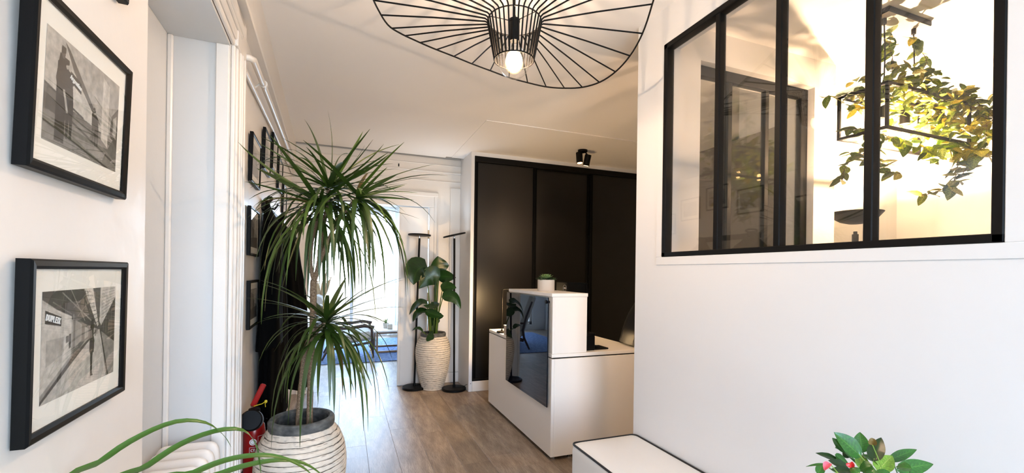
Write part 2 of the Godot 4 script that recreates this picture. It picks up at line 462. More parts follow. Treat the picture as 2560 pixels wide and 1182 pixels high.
func pot_image(bands: int, seed_: int) -> ImageTexture:
	var f := FastNoiseLite.new(); f.seed = seed_; f.frequency = 0.03; f.fractal_octaves = 3
	var w := 512
	var h := 768
	var im := Image.create(w, h, false, Image.FORMAT_RGB8)
	var base := Color(0.87, 0.82, 0.755)
	for y in h:
		for x in w:
			var a := TAU * x / w
			var cx := 60.0 * cos(a)
			var cz := 60.0 * sin(a)
			var wob := f.get_noise_3d(cx, y * 0.3, cz)
			var b := (float(y) / h) * bands + 0.16 * wob
			var d := absf(b - roundf(b))
			var thick := 0.040 + 0.05 * maxf(0.0, f.get_noise_3d(cx * 2.0 + 50.0, y * 1.2, cz * 2.0) + 0.1)
			var line := 1.0 - smoothstep(thick * 0.5, thick * 1.3, d)
			var wear := smoothstep(0.2, 0.55, f.get_noise_3d(cx * 1.3, y * 2.2 + 900.0, cz * 1.3))
			var fade := 0.55 + 0.45 * smoothstep(-0.35, 0.05, f.get_noise_3d(cx * 0.7, roundf(b) * 31.0, cz * 0.7))
			var c := base.lerp(Color(0.78, 0.73, 0.66), 0.5 + 0.5 * f.get_noise_3d(cx * 3.0, y, cz * 3.0))
			c = c.lerp(Color(0.45, 0.42, 0.38), wear * 0.45)
			c = c.lerp(Color(0.16, 0.14, 0.12), line * fade)
			im.set_pixel(x, h - 1 - y, c)
	return ImageTexture.create_from_image(im)

# blade colour with a pale midrib and side veins; across in u, base to tip in v
func leaf_image(base: Color, vein: Color, veins: int, seed_: int, fleck := 0.0) -> ImageTexture:
	var f := FastNoiseLite.new(); f.seed = seed_; f.frequency = 0.05; f.fractal_octaves = 3
	var im := Image.create(96, 160, false, Image.FORMAT_RGB8)
	for y in 160:
		for x in 96:
			var u := absf(x / 95.0 - 0.5) * 2.0
			var v := y / 159.0
			var nz := f.get_noise_2d(x, y)
			var mid := 1.0 - smoothstep(0.02, 0.07, u)
			var ph := (v - u * 0.16) * veins
			var side := (1.0 - smoothstep(0.04, 0.16, absf(ph - roundf(ph)))) * (1.0 - u) * 0.55
			var c := base * (1.0 + 0.22 * nz)
			c = c.lerp(vein, clampf(maxf(mid * 0.8, side), 0.0, 1.0))
			if fleck > 0.0:
				c = c.lerp(vein, fleck * smoothstep(-0.05, 0.35, nz + 0.25 * (1.0 - u) - 0.1))
			c.a = 1.0
			im.set_pixel(x, y, c)
	return ImageTexture.create_from_image(im)

func bez(a: Vector3, b: Vector3, c: Vector3, t: float) -> Vector3:
	return a.lerp(b, t).lerp(b.lerp(c, t), t)

# long strap leaf with a keel along a curve
func strap_leaf(a: Vector3, b: Vector3, c: Vector3, width: float, steps := 8, fold := 0.25) -> MB:
	var m := MB.new()
	var rows := []
	var side0 := (b - a).cross(c - a)
	if side0.length() < 1e-5:
		side0 = (c - a).cross(Vector3.UP)
	side0 = side0.normalized()
	for i in steps + 1:
		var t := float(i) / steps
		var p := bez(a, b, c, t)
		var d := (bez(a, b, c, minf(t + 0.02, 1.0)) - bez(a, b, c, maxf(t - 0.02, 0.0))).normalized()
		var s := (side0 - d * side0.dot(d)).normalized()
		var up := s.cross(d)
		var w := width * 0.5 * (0.55 + 0.9 * sqrt(t) if t < 0.25 else 1.0) * pow(1.0 - t, 0.55) * 1.0
		w = maxf(w, 0.0006)
		rows.push_back([p - s * w + up * w * fold, p, p + s * w + up * w * fold])
	m.grid(rows, false, false)
	return m

# broad leaf: base, middle control, tip, greatest width, roll about its length, how heart-shaped
func broad_leaf(a: Vector3, b: Vector3, c: Vector3, width: float, face_to: Vector3, roll := 0.0, heart := 0.0, steps := 10, cup := 0.18, wave := 0.0) -> MB:
	var m := MB.new()
	var rows := []
	var L := a.distance_to(c)
	for i in steps + 1:
		var t := float(i) / steps
		var p := bez(a, b, c, t)
		var d := (bez(a, b, c, minf(t + 0.03, 1.0)) - bez(a, b, c, maxf(t - 0.03, 0.0))).normalized()
		var up := (face_to - d * face_to.dot(d)).normalized().rotated(d, roll)
		var s := d.cross(up).normalized()
		var w := width * 0.5 * pow(sin(PI * pow(t, 0.62)), 0.8) if t < 0.999 else 0.0004
		w = maxf(w, 0.0004)
		var back := -d * heart * L * 0.16 * maxf(0.0, 1.0 - t * 4.0)
		var row := []
		for k in 7:
			var u := (k - 3) / 3.0
			row.push_back(p + s * w * u + up * (w * cup * u * u + wave * w * sin(t * 17.0 + u * 2.0) * absf(u)) + back * absf(u) + (-up * 0.0012 if k == 3 else Vector3.ZERO))
		rows.push_back(row)
	m.grid(rows, false, false)
	return m

const EYE := 1.29
const WALL_X := -0.359           # left wall at the camera
const WALL_TURN := PI / 2 + 0.033

func on_left(s: float, y: float, out := 0.0) -> Vector3:
	return Vector3(WALL_X, y, 0) + Basis(Vector3.UP, WALL_TURN) * Vector3(s, 0, out)

func area_light(called: String, at: Vector3, turn: Vector3, size: Vector2, c: Color, e: float) -> void:
	var l := AreaLight3D.new()
	l.name = called
	l.area_size = size
	l.light_color = c
	l.light_energy = e
	l.area_range = 20.0
	l.area_attenuation = 2.0
	l.shadow_enabled = true
	l.position = at
	l.rotation = turn
	add_child(l)

func bulb_light(called: String, at: Vector3, c: Color, e: float, size: float, parent: Node = self) -> void:
	var l := OmniLight3D.new()
	l.name = called
	l.light_color = c
	l.light_energy = e
	l.light_size = size
	l.omni_range = 20.0
	l.omni_attenuation = 2.0
	l.shadow_enabled = true
	l.position = at
	parent.add_child(l, true)

func _ready() -> void:
	set_camera()
	set_light()
	set_materials()
	room_shell()
	floors()
	left_wall()
	back_wall()
	closet()
	office_window()
	back_room()
	desk_area()
	pendant()
	frames()
	dracaena()
	strelitzia()
	lamps_by_pot()
	left_things()
	bench_things()
	foreground_palm()
	office_lamp()

func set_camera() -> void:
	var c := Camera3D.new()
	c.name = "camera"
	c.projection = Camera3D.PROJECTION_FRUSTUM
	c.near = 0.05
	c.far = 60.0
	c.size = 1182.0 / 1095.0 * 0.05
	c.frustum_offset = Vector2(0, 91.0 / 1095.0 * 0.05)
	c.position = Vector3(0, EYE, 0)
	c.rotation = Vector3(0, -atan2(418.0, 1095.0), 0.0135)
	add_child(c)
	c.current = true

func set_light() -> void:
	var e := Environment.new()
	e.background_mode = Environment.BG_SKY
	var sky := Sky.new()
	var sm := ProceduralSkyMaterial.new()
	sm.sky_top_color = Color(0.62, 0.78, 1.0)
	sm.sky_horizon_color = Color(0.95, 0.97, 1.0)
	sm.ground_horizon_color = Color(0.9, 0.91, 0.92)
	sm.ground_bottom_color = Color(0.55, 0.54, 0.52)
	sm.sky_energy_multiplier = 3.0
	sm.ground_energy_multiplier = 2.2
	sky.sky_material = sm
	e.sky = sky
	e.tonemap_mode = Environment.TONE_MAPPER_LINEAR
	e.tonemap_exposure = 1.15
	e.sdfgi_enabled = true
	e.ssao_enabled = true
	e.ssil_enabled = true
	var w := WorldEnvironment.new()
	w.name = "environment"
	w.environment = e
	add_child(w)
	var day := Color(0.77, 0.90, 1.0)
	area_light("daylight_rear", Vector3(0.55, 1.4, 2.5), Vector3.ZERO, Vector2(2.4, 1.9), day, 4.2)
	area_light("daylight_terrace", Vector3(0.55, 0.3, 2.7), Vector3(0.75, 0, 0), Vector2(2.4, 1.2), Color(0.83, 0.94, 1.0), 9.0)
	area_light("daylight_niche", on_left(1.46, 1.45, -0.42), Vector3(0, WALL_TURN + PI, 0), Vector2(0.5, 1.2), day, 1.2)
	area_light("daylight_lounge", Vector3(-0.2, 1.35, -9.5), Vector3(0, PI, 0), Vector2(2.2, 2.3), day, 15.0)

func set_materials() -> void:
	var m := smat("white_paint", Color(0.885, 0.88, 0.875), 0.55)
	relief(m, 0.02, 3, 0.9, 0.06)
	m = smat("gloss_paint", Color(0.875, 0.85, 0.82), 0.32)
	relief(m, 0.03, 5, 1.2, 0.10)
	m = smat("niche_paint", Color(0.80, 0.795, 0.785), 0.4)
	relief(m, 0.03, 6, 1.2, 0.08)
	m = smat("ceiling_paint", Color(0.95, 0.935, 0.92), 0.75)
	relief(m, 0.015, 8, 0.6, 0.05)
	smat("laminate", Color(0.93, 0.905, 0.87), 0.42)
	smat("black_metal", Color(0.055, 0.051, 0.048), 0.5, 0.0, 0.25)
	smat("black_plastic", Color(0.03, 0.03, 0.03), 0.42, 0.0, 0.28)
	m = smat("closet_panel", Color(0.042, 0.035, 0.030), 0.33, 0.0, 0.45)
	m = smat("dark_wall", Color(0.27, 0.24, 0.21), 0.7)
	smat("monitor_black", Color(0.03, 0.032, 0.035), 0.6, 0.0, 0.15)
	smat("chrome", Color(0.8, 0.8, 0.8), 0.15, 1.0)
	m = smat("pane", Color(0.5, 0.55, 0.55, 0.015), 0.0)
	m.transparency = BaseMaterial3D.TRANSPARENCY_ALPHA
	m = smat("picture_glass", Color(0.3, 0.3, 0.3, 0.01), 0.0)
	m.transparency = BaseMaterial3D.TRANSPARENCY_ALPHA
	m = smat("bulb_glass", Color(0.6, 0.6, 0.6, 0.001), 0.0)
	m.transparency = BaseMaterial3D.TRANSPARENCY_ALPHA
	smat("mat_board", Color(0.90, 0.89, 0.85), 0.8)
	smat("frame_black", Color(0.026, 0.025, 0.024), 0.40, 0.0, 0.25)
	smat("joint_shadow", Color(0.16, 0.125, 0.10), 0.9)
	m = smat("leather_white", Color(0.90, 0.885, 0.86), 0.42)
	relief(m, 0.12, 11, 5.0, 0.12)
	smat("piping", Color(0.03, 0.028, 0.027), 0.5)
	m = smat("robe_cloth", Color(0.018, 0.018, 0.019), 0.92, 0.0, 0.2)
	m = smat("tinted_glass", Color(0.045, 0.056, 0.095), 0.015, 0.0, 0.38)
	m = smat("green_dark", Color(0.17, 0.25, 0.07), 0.40)
	m.backlight_enabled = true
	m.backlight = Color(0.10, 0.16, 0.03)
	m = smat("green_mid", Color(0.25, 0.34, 0.10), 0.4)
	m.backlight_enabled = true
	m.backlight = Color(0.14, 0.2, 0.04)
	m = smat("green_dry", Color(0.33, 0.27, 0.10), 0.6)
	m.backlight_enabled = true
	m.backlight = Color(0.2, 0.15, 0.05)
	m = smat("green_glossy", Color(0.07, 0.19, 0.06), 0.3)
	m.albedo_texture = leaf_image(Color(0.085, 0.20, 0.065), Color(0.20, 0.33, 0.13), 12, 3, 0.0)
	m.albedo_color = Color.WHITE
	m.backlight_enabled = true
	m.backlight = Color(0.05, 0.12, 0.02)
	m = smat("green_anthurium", Color(0.13, 0.34, 0.08), 0.3)
	m.albedo_texture = leaf_image(Color(0.16, 0.36, 0.10), Color(0.34, 0.52, 0.20), 9, 3, 0.0)
	m.albedo_color = Color.WHITE
	m.backlight_enabled = true
	m.backlight = Color(0.1, 0.2, 0.03)
	m = smat("green_lime", Color(0.42, 0.58, 0.18), 0.35)
	m.albedo_texture = leaf_image(Color(0.44, 0.58, 0.18), Color(0.68, 0.72, 0.36), 9, 3, 0.0)
	m.albedo_color = Color.WHITE
	m = smat("green_palm", Color(0.24, 0.37, 0.12), 0.35)
	m.backlight_enabled = true
	m.backlight = Color(0.1, 0.18, 0.04)
	m = smat("vine_green", Color(0.33, 0.42, 0.13), 0.45)
	m.albedo_texture = leaf_image(Color(0.40, 0.49, 0.15), Color(0.74, 0.75, 0.34), 5, 3, 0.5)
	m.albedo_color = Color.WHITE
	m.backlight_enabled = true
	m.backlight = Color(0.5, 0.5, 0.14)
	m = smat("vine_deep", Color(0.20, 0.29, 0.10), 0.45)
	m.albedo_texture = leaf_image(Color(0.26, 0.35, 0.11), Color(0.58, 0.63, 0.28), 5, 3, 0.4)
	m.albedo_color = Color.WHITE
	m.backlight_enabled = true
	m.backlight = Color(0.3, 0.34, 0.08)
	m = smat("vine_gold", Color(0.60, 0.54, 0.20), 0.45)
	m.albedo_texture = leaf_image(Color(0.55, 0.56, 0.18), Color(0.80, 0.76, 0.38), 5, 3, 0.5)
	m.albedo_color = Color.WHITE
	m.backlight_enabled = true
	m.backlight = Color(0.6, 0.5, 0.15)
	smat("vine_stem", Color(0.35, 0.20, 0.10), 0.7)
	m = smat("bark", Color.WHITE, 0.85)
	m.albedo_texture = noise_tex(0.05, 21, 128, false, ramp(Color(0.34, 0.26, 0.19), Color(0.48, 0.39, 0.30), Color(0.62, 0.54, 0.45)))
	m.uv1_scale = Vector3(2, 9, 1)
	smat("soil", Color(0.05, 0.04, 0.033), 0.95)
	m = smat("pot_glaze", Color.WHITE, 0.8)
	m.albedo_texture = pot_image(26, 4)
	m = smat("pot_rim", Color.WHITE, 0.8)
	m.albedo_texture = noise_tex(0.03, 31, 128, false, ramp(Color(0.19, 0.19, 0.19), Color(0.31, 0.31, 0.30), Color(0.45, 0.44, 0.42)))
	m.uv1_scale = Vector3(3, 1, 1)
	smat("extinguisher_red", Color(0.55, 0.035, 0.035), 0.25)
	smat("handle_red", Color(0.62, 0.07, 0.06), 0.35)
	smat("print_white", Color(0.88, 0.87, 0.85), 0.6)
	smat("seal_yellow", Color(0.82, 0.72, 0.12), 0.5)
	smat("ceramic_white", Color(0.88, 0.86, 0.83), 0.5)
	m = smat("concrete", Color(0.80, 0.76, 0.71), 0.85)
	relief(m, 0.1, 17, 8.0, 0.3)
	smat("succulent", Color(0.52, 0.62, 0.36), 0.45)
	smat("succulent_dark", Color(0.17, 0.27, 0.13), 0.45)
	smat("flower_red", Color(0.85, 0.16, 0.17), 0.35)
	smat("flower_pink", Color(0.92, 0.36, 0.42), 0.35)
	smat("flower_faded", Color(0.42, 0.33, 0.12), 0.6)
	m = smat("walnut", Color.WHITE, 0.4)
	m.albedo_texture = noise_tex(0.02, 41, 128, false, ramp(Color(0.13, 0.07, 0.045), Color(0.19, 0.105, 0.065), Color(0.26, 0.15, 0.095)))
	m.uv1_triplanar = true
	m.uv1_scale = Vector3(3, 3, 3)
	m = smat("pale_oak", Color(0.55, 0.42, 0.30), 0.5)
	m = smat("cream_fabric", Color(0.72, 0.70, 0.67), 0.9)
	relief(m, 0.2, 43, 12.0, 0.3)
	m = smat("rug_blue", Color.WHITE, 0.95)
	m.albedo_texture = noise_tex(0.03, 47, 256, false, ramp(Color(0.26, 0.36, 0.55), Color(0.38, 0.48, 0.66), Color(0.55, 0.63, 0.76)))
	m.uv1_scale = Vector3(2, 2, 1)
	m = smat("sheer", Color(0.93, 0.93, 0.92), 0.9)
	m.backlight_enabled = true
	m.backlight = Color(0.75, 0.75, 0.75)
	smat("pampas", Color(0.72, 0.62, 0.48), 0.9)
	m = smat("leather_black", Color(0.03, 0.028, 0.027), 0.38)
	relief(m, 0.1, 53, 8.0, 0.15)
	smat("hinge_metal", Color(0.75, 0.66, 0.52), 0.45, 0.3)
	m = smat("glow_warm", Color(1, 0.9, 0.75), 0.5)
	m.emission_enabled = true
	m.emission = Color(1.0, 0.78, 0.5)
	m.emission_energy_multiplier = 6.0
	m = smat("glow_soft", Color(1, 0.95, 0.88), 0.5)
	m.emission_enabled = true
	m.emission = Color(1.0, 0.86, 0.66)
	m.emission_energy_multiplier = 3.0
	m = smat("glow_cool", Color(1, 1, 1), 0.5)
	m.emission_enabled = true
	m.emission = Color(0.88, 0.94, 1.0)
	m.emission_energy_multiplier = 2.0
	for k in 3:
		var w := smat("plank_%d" % k, Color.WHITE, 0.40)
		w.albedo_texture = wood_image(60 + k * 5, [Color(0.475, 0.405, 0.34), Color(0.515, 0.445, 0.38), Color(0.44, 0.375, 0.315)][k], [Color(0.68, 0.60, 0.515), Color(0.71, 0.635, 0.55), Color(0.63, 0.555, 0.47)][k], Color(0.25, 0.205, 0.17))

# ---------------------------------------------------------------- the shell
func room_shell() -> void:
	var b := MB.new()
	# wall with the glazed screen: opening z -1.795..-0.566, y 1.38..2.448
	var x0 := 1.494
	var x1 := 1.594
	b.span(Vector3(x0, 0, -2.01), Vector3(x1, 1.38, 2.35), 0.0)
	b.span(Vector3(x0, 2.448, -2.01), Vector3(x1, 2.74, 2.35), 0.0)
	b.span(Vector3(x0, 1.38, -2.01), Vector3(x1, 2.448, -1.795), 0.0)
	b.span(Vector3(x0, 1.38, -0.566), Vector3(x1, 2.448, 2.35), 0.0)
	struct("wall_right", b, M.white_paint, "white partition wall holding the black framed glass screen")
	b = MB.new()
	b.span(Vector3(x0 - 0.004, 1.34, -1.837), Vector3(x0 + 0.001, 1.38, -0.2), 0.0015)
	b.span(Vector3(x0 - 0.004, 1.38, -1.837), Vector3(x0 + 0.001, 2.488, -1.795), 0.0015)
	b.span(Vector3(x0 - 0.004, 2.448, -1.795), Vector3(x0 + 0.001, 2.488, -0.2), 0.0015)
	b.span(Vector3(x0 - 0.004, 1.38, -0.566), Vector3(x0 + 0.001, 2.448, -0.2), 0.0015)
	struct("trim_1", b, M.white_paint, "shallow white raised border around the glass screen")
	# office side wall with its own glazed screen: opening x 1.752..2.632, y 1.05..2.433
	b = MB.new()
	var za := -1.82
	var zb := -2.01
	b.span(Vector3(x1, 0, zb), Vector3(2.82, 1.05, za), 0.0)
	b.span(Vector3(x1, 2.433, zb), Vector3(2.82, 2.74, za), 0.0)
	b.span(Vector3(x1, 1.05, zb), Vector3(1.752, 2.433, za), 0.0)
	b.span(Vector3(2.632, 1.05, zb), Vector3(2.82, 2.433, za), 0.0)
	b.span(Vector3(2.74, 0, -2.38), Vector3(2.82, 2.74, zb), 0.0)
	b.span(Vector3(2.74, 0, -2.46), Vector3(4.6, 2.74, -2.38), 0.0)
	struct("wall_office_back", b, M.white_paint, "white wall of the inner office with a second glass screen")
	b = MB.new()
	b.span(Vector3(4.5, 0, -2.38), Vector3(4.6, 2.62, 2.35), 0.0)
	struct("wall_office_right", b, M.white_paint, "white far wall of the inner office")
	# rear wall behind the camera with a wide window
	b = MB.new()
	b.span(Vector3(-1.2, 0, 2.2), Vector3(4.6, 0.2, 2.35), 0.0)
	b.span(Vector3(-1.2, 2.4, 2.2), Vector3(4.6, 2.62, 2.35), 0.0)
	b.span(Vector3(-1.2, 0.2, 2.2), Vector3(-0.2, 2.4, 2.35), 0.0)
	b.span(Vector3(1.42, 0.2, 2.2), Vector3(4.6, 2.4, 2.35), 0.0)
	struct("wall_rear", b, M.white_paint, "white wall behind the viewer with a wide window")
	# dark wall beyond the desk
	b = MB.new()
	b.span(Vector3(3.6, 0, -5.2), Vector3(3.7, 2.74, -2.46), 0.0)
	struct("wall_desk_far", b, M.white_paint, "white wall at the far right of the desk corner")
	b = MB.new()
	b.span(Vector3(2.70, 0, -3.3), Vector3(2.735, 2.30, -2.012), 0.002)
	b.span(Vector3(2.735, 0, -3.3), Vector3(2.80, 2.30, -2.462), 0.002)
	struct("wall_desk_right", b, M.dark_wall, "dark taupe partition beside the desk seen through the inner glass screen")
	# ceiling: flat at 2.60, swelling gently and coming down again to the soffit over the desk
	b = MB.new()
	for part in [[-0.8, 1.55, 2.35], [1.55, 3.6, -1.95]]:
		var rows := []
		for j in 37:
			var z: float = lerpf(part[2], -3.6, j / 36.0)
			var row := []
			for i in 25:
				var x: float = lerpf(part[0], part[1], i / 24.0)
				var t := smoothstep(1.05, 2.6, x) + 0.25 * smoothstep(1.05, 1.5, x)
				var u := smoothstep(-0.8, -2.5, z) * (1.0 - smoothstep(-2.6, -3.75, z) * 1.03)
				row.push_back(Vector3(x, 2.60 + 0.13 * t * maxf(u, 0.0), z))
			rows.push_back(row)
		b.grid(rows, false, false)
	b.span(Vector3(1.55, 2.60, -1.95), Vector3(4.6, 2.64, 2.35), 0.0)
	b.span(Vector3(-0.8, 2.60, -4.975), Vector3(1.06, 2.63, -3.6), 0.0)
	b.span(Vector3(1.06, 2.60, -4.92), Vector3(1.12, 2.63, -3.6), 0.0)
	b.span(Vector3(1.12, 2.596, -4.92), Vector3(3.7, 2.70, -3.6), 0.0)
	b.span(Vector3(3.6, 2.60, -2.46), Vector3(4.6, 2.64, -1.95), 0.0)
	b.span(Vector3(3.6, 2.60, -3.6), Vector3(3.7, 2.70, -2.46), 0.0)
	struct("ceiling", b, M.ceiling_paint, "smooth off-white ceiling with a lowered strip over the desk")
	b = MB.new()
	b.span(Vector3(-1.2, 2.75, -5.2), Vector3(4.7, 2.85, 2.5), 0.0)
	struct("ceiling_slab", b, M.ceiling_paint, "slab above the lowered ceiling")

func floors() -> void:
	var b := MB.new()
	b.span(Vector3(-2.0, -0.2, -9.4), Vector3(4.7, -0.006, 2.5), 0.0)
	var f := struct("floor", b, M.joint_shadow, "grey-brown oak plank floor running into the lounge")
	var rng := RandomNumberGenerator.new()
	rng.seed = 5
	var zones := [[-0.62, 3.6, 0.4, -5.05, false], [-1.7, 2.0, -5.05, -9.2, true]]
	var w := 0.196
	for zn in zones:
		var x: float = zn[0]
		while x < zn[1] - 0.02:
			var z: float = zn[2] + rng.randf() * 1.2
			var far: float = zn[3]
			if x > 1.5 and not zn[4]:
				z = minf(z, -2.0)
				z = -2.0 + rng.randf() * 1.2
			while z > far:
				var za := minf(z, zn[2] if x < 1.5 or zn[4] else -2.0)
				var zb := maxf(z - 1.24, far)
				if za - zb > 0.03:
					var p := MB.new()
					var L := za - zb
					var xw: float = minf(w, zn[1] - x)
					p.box(Vector3(0, -0.006, 0), Vector3(xw - 0.0010, 0.012, L - 0.0010), 0.0008)
					var off := Vector2(0, rng.randf())
					for q in p.v.size():
						p.uv[q] = Vector2(p.v[q].x / w + 0.5, p.v[q].z / 1.3) + off
					obj("plank", p, M["plank_%d" % rng.randi_range(0, 2)], f, Vector3(x + xw * 0.5, 0, (za + zb) * 0.5))
				z -= 1.24
			x += w

func left_wall() -> void:
	var at := Vector3(WALL_X, 0, 0)
	var b := MB.new()
	b.span(Vector3(-2.4, 0, -0.36), Vector3(1.15, 2.75, 0), 0.004)
	b.span(Vector3(1.15, 2.17, -0.36), Vector3(2.0, 2.75, 0), 0.0)
	b.span(Vector3(2.0, 0, -0.36), Vector3(5.2, 2.75, 0), 0.0)
	struct("wall_left", b, M.gloss_paint, "cream painted wall with a deep window niche", at, WALL_TURN)
	# back and lining of the niche, around its window
	b = MB.new()
	b.span(Vector3(1.988, 0, -0.2), Vector3(2.0, 2.165, -0.002), 0.001)
	b.span(Vector3(1.15, 2.158, -0.2), Vector3(1.988, 2.17, -0.002), 0.001)
	b.span(Vector3(1.15, 0, -0.28), Vector3(1.22, 2.17, -0.2), 0.0)
	b.span(Vector3(1.72, 0, -0.28), Vector3(2.0, 2.17, -0.2), 0.0)
	b.span(Vector3(1.22, 0, -0.28), Vector3(1.72, 0.82, -0.2), 0.0)
	b.span(Vector3(1.22, 2.08, -0.28), Vector3(1.72, 2.17, -0.2), 0.0)
	struct("wall_niche", b, M.niche_paint, "grey white lining of the window niche", at, WALL_TURN)
	# niche window
	b = MB.new()
	for q in [[1.22, 1.25, 0.82, 2.08], [1.69, 1.72, 0.82, 2.08], [1.25, 1.69, 0.82, 0.86], [1.25, 1.69, 2.04, 2.08], [1.25, 1.69, 1.5, 1.53]]:
		b.span(Vector3(q[0], q[2], -0.27), Vector3(q[1], q[3], -0.22), 0.003)
	var w := struct("window_1", b, M.gloss_paint, "white window in the niche of the left wall", at, WALL_TURN)
	b = MB.new()
	b.span(Vector3(1.25, 0.86, -0.247), Vector3(1.69, 1.5, -0.243), 0.0)
	obj("pane", b, M.pane, w)
	b = MB.new()
	b.span(Vector3(1.25, 1.53, -0.247), Vector3(1.69, 2.04, -0.243), 0.0)
	obj("pane", b, M.pane, w)
	b = MB.new()
	b.span(Vector3(1.235, 0.84, -0.219), Vector3(1.705, 2.06, -0.217), 0.0)
	b.tube([Vector3(1.235, 2.07, -0.21), Vector3(1.705, 2.07, -0.21)], 0.014, 12)
	obj("roller_blind", b, M.sheer, w)
	# jamb beads and moulded casing round the niche
	b = MB.new()
	b.span(Vector3(1.974, 0, -0.2), Vector3(1.988, 2.158, -0.182), 0.004)
	b.span(Vector3(1.978, 0, -0.048), Vector3(1.988, 2.158, -0.004), 0.003)
	for q in [[2.0, 2.022, 0.012], [2.022, 2.06, 0.019], [2.06, 2.078, 0.024], [2.078, 2.10, 0.028], [2.10, 2.122, 0.025], [2.122, 2.15, 0.029], [2.15, 2.185, 0.021]]:
		b.span(Vector3(q[0], 0, -0.01), Vector3(q[1], 2.17, q[2]), 0.004)
	for q in [[2.17, 2.192, 0.012], [2.192, 2.23, 0.019], [2.23, 2.25, 0.026], [2.25, 2.29, 0.03], [2.29, 2.33, 0.022]]:
		b.span(Vector3(1.15, q[0], -0.01), Vector3(2.02 + (q[0] - 2.17), q[1], q[2]), 0.004)
	b.span(Vector3(2.0, 2.17, -0.01), Vector3(2.185, 2.33, 0.022), 0.004)
	struct("trim_2", b, M.gloss_paint, "moulded cream casing round the window niche", at, WALL_TURN)
	# boxed beam under the ceiling
	b = MB.new()
	b.span(Vector3(-2.3, 2.36, -0.01), Vector3(5.06, 2.61, 0.04), 0.006)
	b.span(Vector3(-2.3, 2.345, -0.01), Vector3(5.06, 2.362, 0.052), 0.005)
	struct("trim_3", b, M.gloss_paint, "boxed beam along the top of the left wall", at, WALL_TURN)
	b = MB.new()
	b.span(Vector3(2.19, 0, 0), Vector3(5.05, 0.13, 0.014), 0.004)
	struct("baseboard_left", b, M.gloss_paint, "white baseboard along the left wall", at, WALL_TURN)
	# heating pipe with brackets
	var p := thing("heating_pipe", "white painted heating pipe clamped below the beam on the left wall", "pipe", at, WALL_TURN)
	b = MB.new()
	b.tube([Vector3(2.195, 2.21, 0.002), Vector3(2.197, 2.211, 0.03), Vector3(2.212, 2.212, 0.045), Vector3(3.2, 2.25, 0.045), Vector3(4.98, 2.315, 0.045)], 0.0145, 12)
	obj("pipe", b, M.gloss_paint, p)
	b = MB.new()
	b.tube([Vector3(2.19, 2.155, 0.014), Vector3(3.2, 2.205, 0.014), Vector3(4.98, 2.27, 0.014)], 0.010, 10)
	obj("thin_pipe", b, M.gloss_paint, p)
	for s in [2.52, 4.2]:
		b = MB.new()
		var y: float = 2.2 + (s - 1.9) * 0.0385
		b.tube([Vector3(s - 0.012, y, 0.048), Vector3(s + 0.012, y, 0.048)], 0.0185, 14)
		b.tube([Vector3(s, y, 0.03), Vector3(s, y - 0.03, 0.0)], 0.006, 8)
		obj("pipe_clamp", b, M.gloss_paint, p)

func back_wall() -> void:
	var b := MB.new()
	var z := -5.05
	b.span(Vector3(-1.0, 0, z - 0.15), Vector3(-0.36, 2.75, z), 0.0)
	b.span(Vector3(-0.36, 2.03, z - 0.15), Vector3(0.90, 2.75, z), 0.0)
	b.span(Vector3(0.90, 0, z - 0.15), Vector3(1.30, 2.75, z), 0.0)
	b.span(Vector3(1.14, 0.12, z), Vector3(1.262, 2.27, z + 0.018), 0.004)
	struct("wall_back", b, M.gloss_paint, "white panelled back wall with the double doorway to the lounge")
	b = MB.new()
	b.span(Vector3(-0.52, 2.44, z), Vector3(1.262, 2.60, z + 0.022), 0.004)
	b.span(Vector3(-0.52, 2.515, z), Vector3(1.262, 2.527, z + 0.032), 0.004)
	b.span(Vector3(-0.52, 2.43, z), Vector3(1.262, 2.447, z + 0.036), 0.005)
	b.span(Vector3(-0.52, 2.33, z), Vector3(1.262, 2.342, z + 0.012), 0.003)
	struct("trim_4", b, M.gloss_paint, "stepped white cornice boards on the back wall")
	b = MB.new()
	b.span(Vector3(-0.46, 2.03, z), Vector3(0.975, 2.155, z + 0.02), 0.004)
	b.span(Vector3(-0.48, 2.15, z), Vector3(1.0, 2.20, z + 0.032), 0.006)
	b.span(Vector3(0.90, 0, z), Vector3(0.955, 2.03, z + 0.02), 0.004)
	b.span(Vector3(0.95, 0, z), Vector3(0.985, 2.16, z + 0.028), 0.005)
	b.span(Vector3(-0.46, 0, z), Vector3(-0.36, 2.03, z + 0.02), 0.004)
	struct("trim_5", b, M.gloss_paint, "white architrave round the lounge doorway")
	b = MB.new()
	b.span(Vector3(0.99, 0, z), Vector3(1.262, 0.115, z + 0.016), 0.004)
	struct("baseboard_back", b, M.gloss_paint, "white baseboard on the back wall behind the tall pot")
	# right leaf of the double door, shut
	b = MB.new()
	b.span(Vector3(0.565, 0.008, z - 0.055), Vector3(0.893, 2.02, z - 0.012), 0.003)
	b.span(Vector3(0.565, 0.008, z - 0.012), Vector3(0.592, 2.02, z - 0.002), 0.003)
	var d := struct("door_1", b, M.gloss_paint, "shut white right leaf of the lounge double door")
	for y in [0.25, 1.0, 1.72]:
		b = MB.new()
		b.tube([Vector3(0.896, y - 0.05, z - 0.004), Vector3(0.896, y + 0.05, z - 0.004)], 0.008, 8)
		obj("hinge", b, M.hinge_metal, d)
	# left leaf, swung open into the lounge
	b = MB.new()
	b.box(Vector3(0.0, 1.01, 0.0), Vector3(0.60, 2.01, 0.042), 0.003)
	struct("door_2", b, M.gloss_paint, "left leaf of the lounge double door swung open", Vector3(-0.385, 0.004, z - 0.47), PI / 2)
	b = MB.new()
	b.span(Vector3(-0.006, -0.016, 0), Vector3(0.006, 0.016, 0.004), 0.001)
	var k := obj("cable_hook", b, M.black_plastic, self, Vector3(0.548, 2.478, z + 0.022))
	tag(k, "tiny black hook on the white cornice above the doorway", "hook")

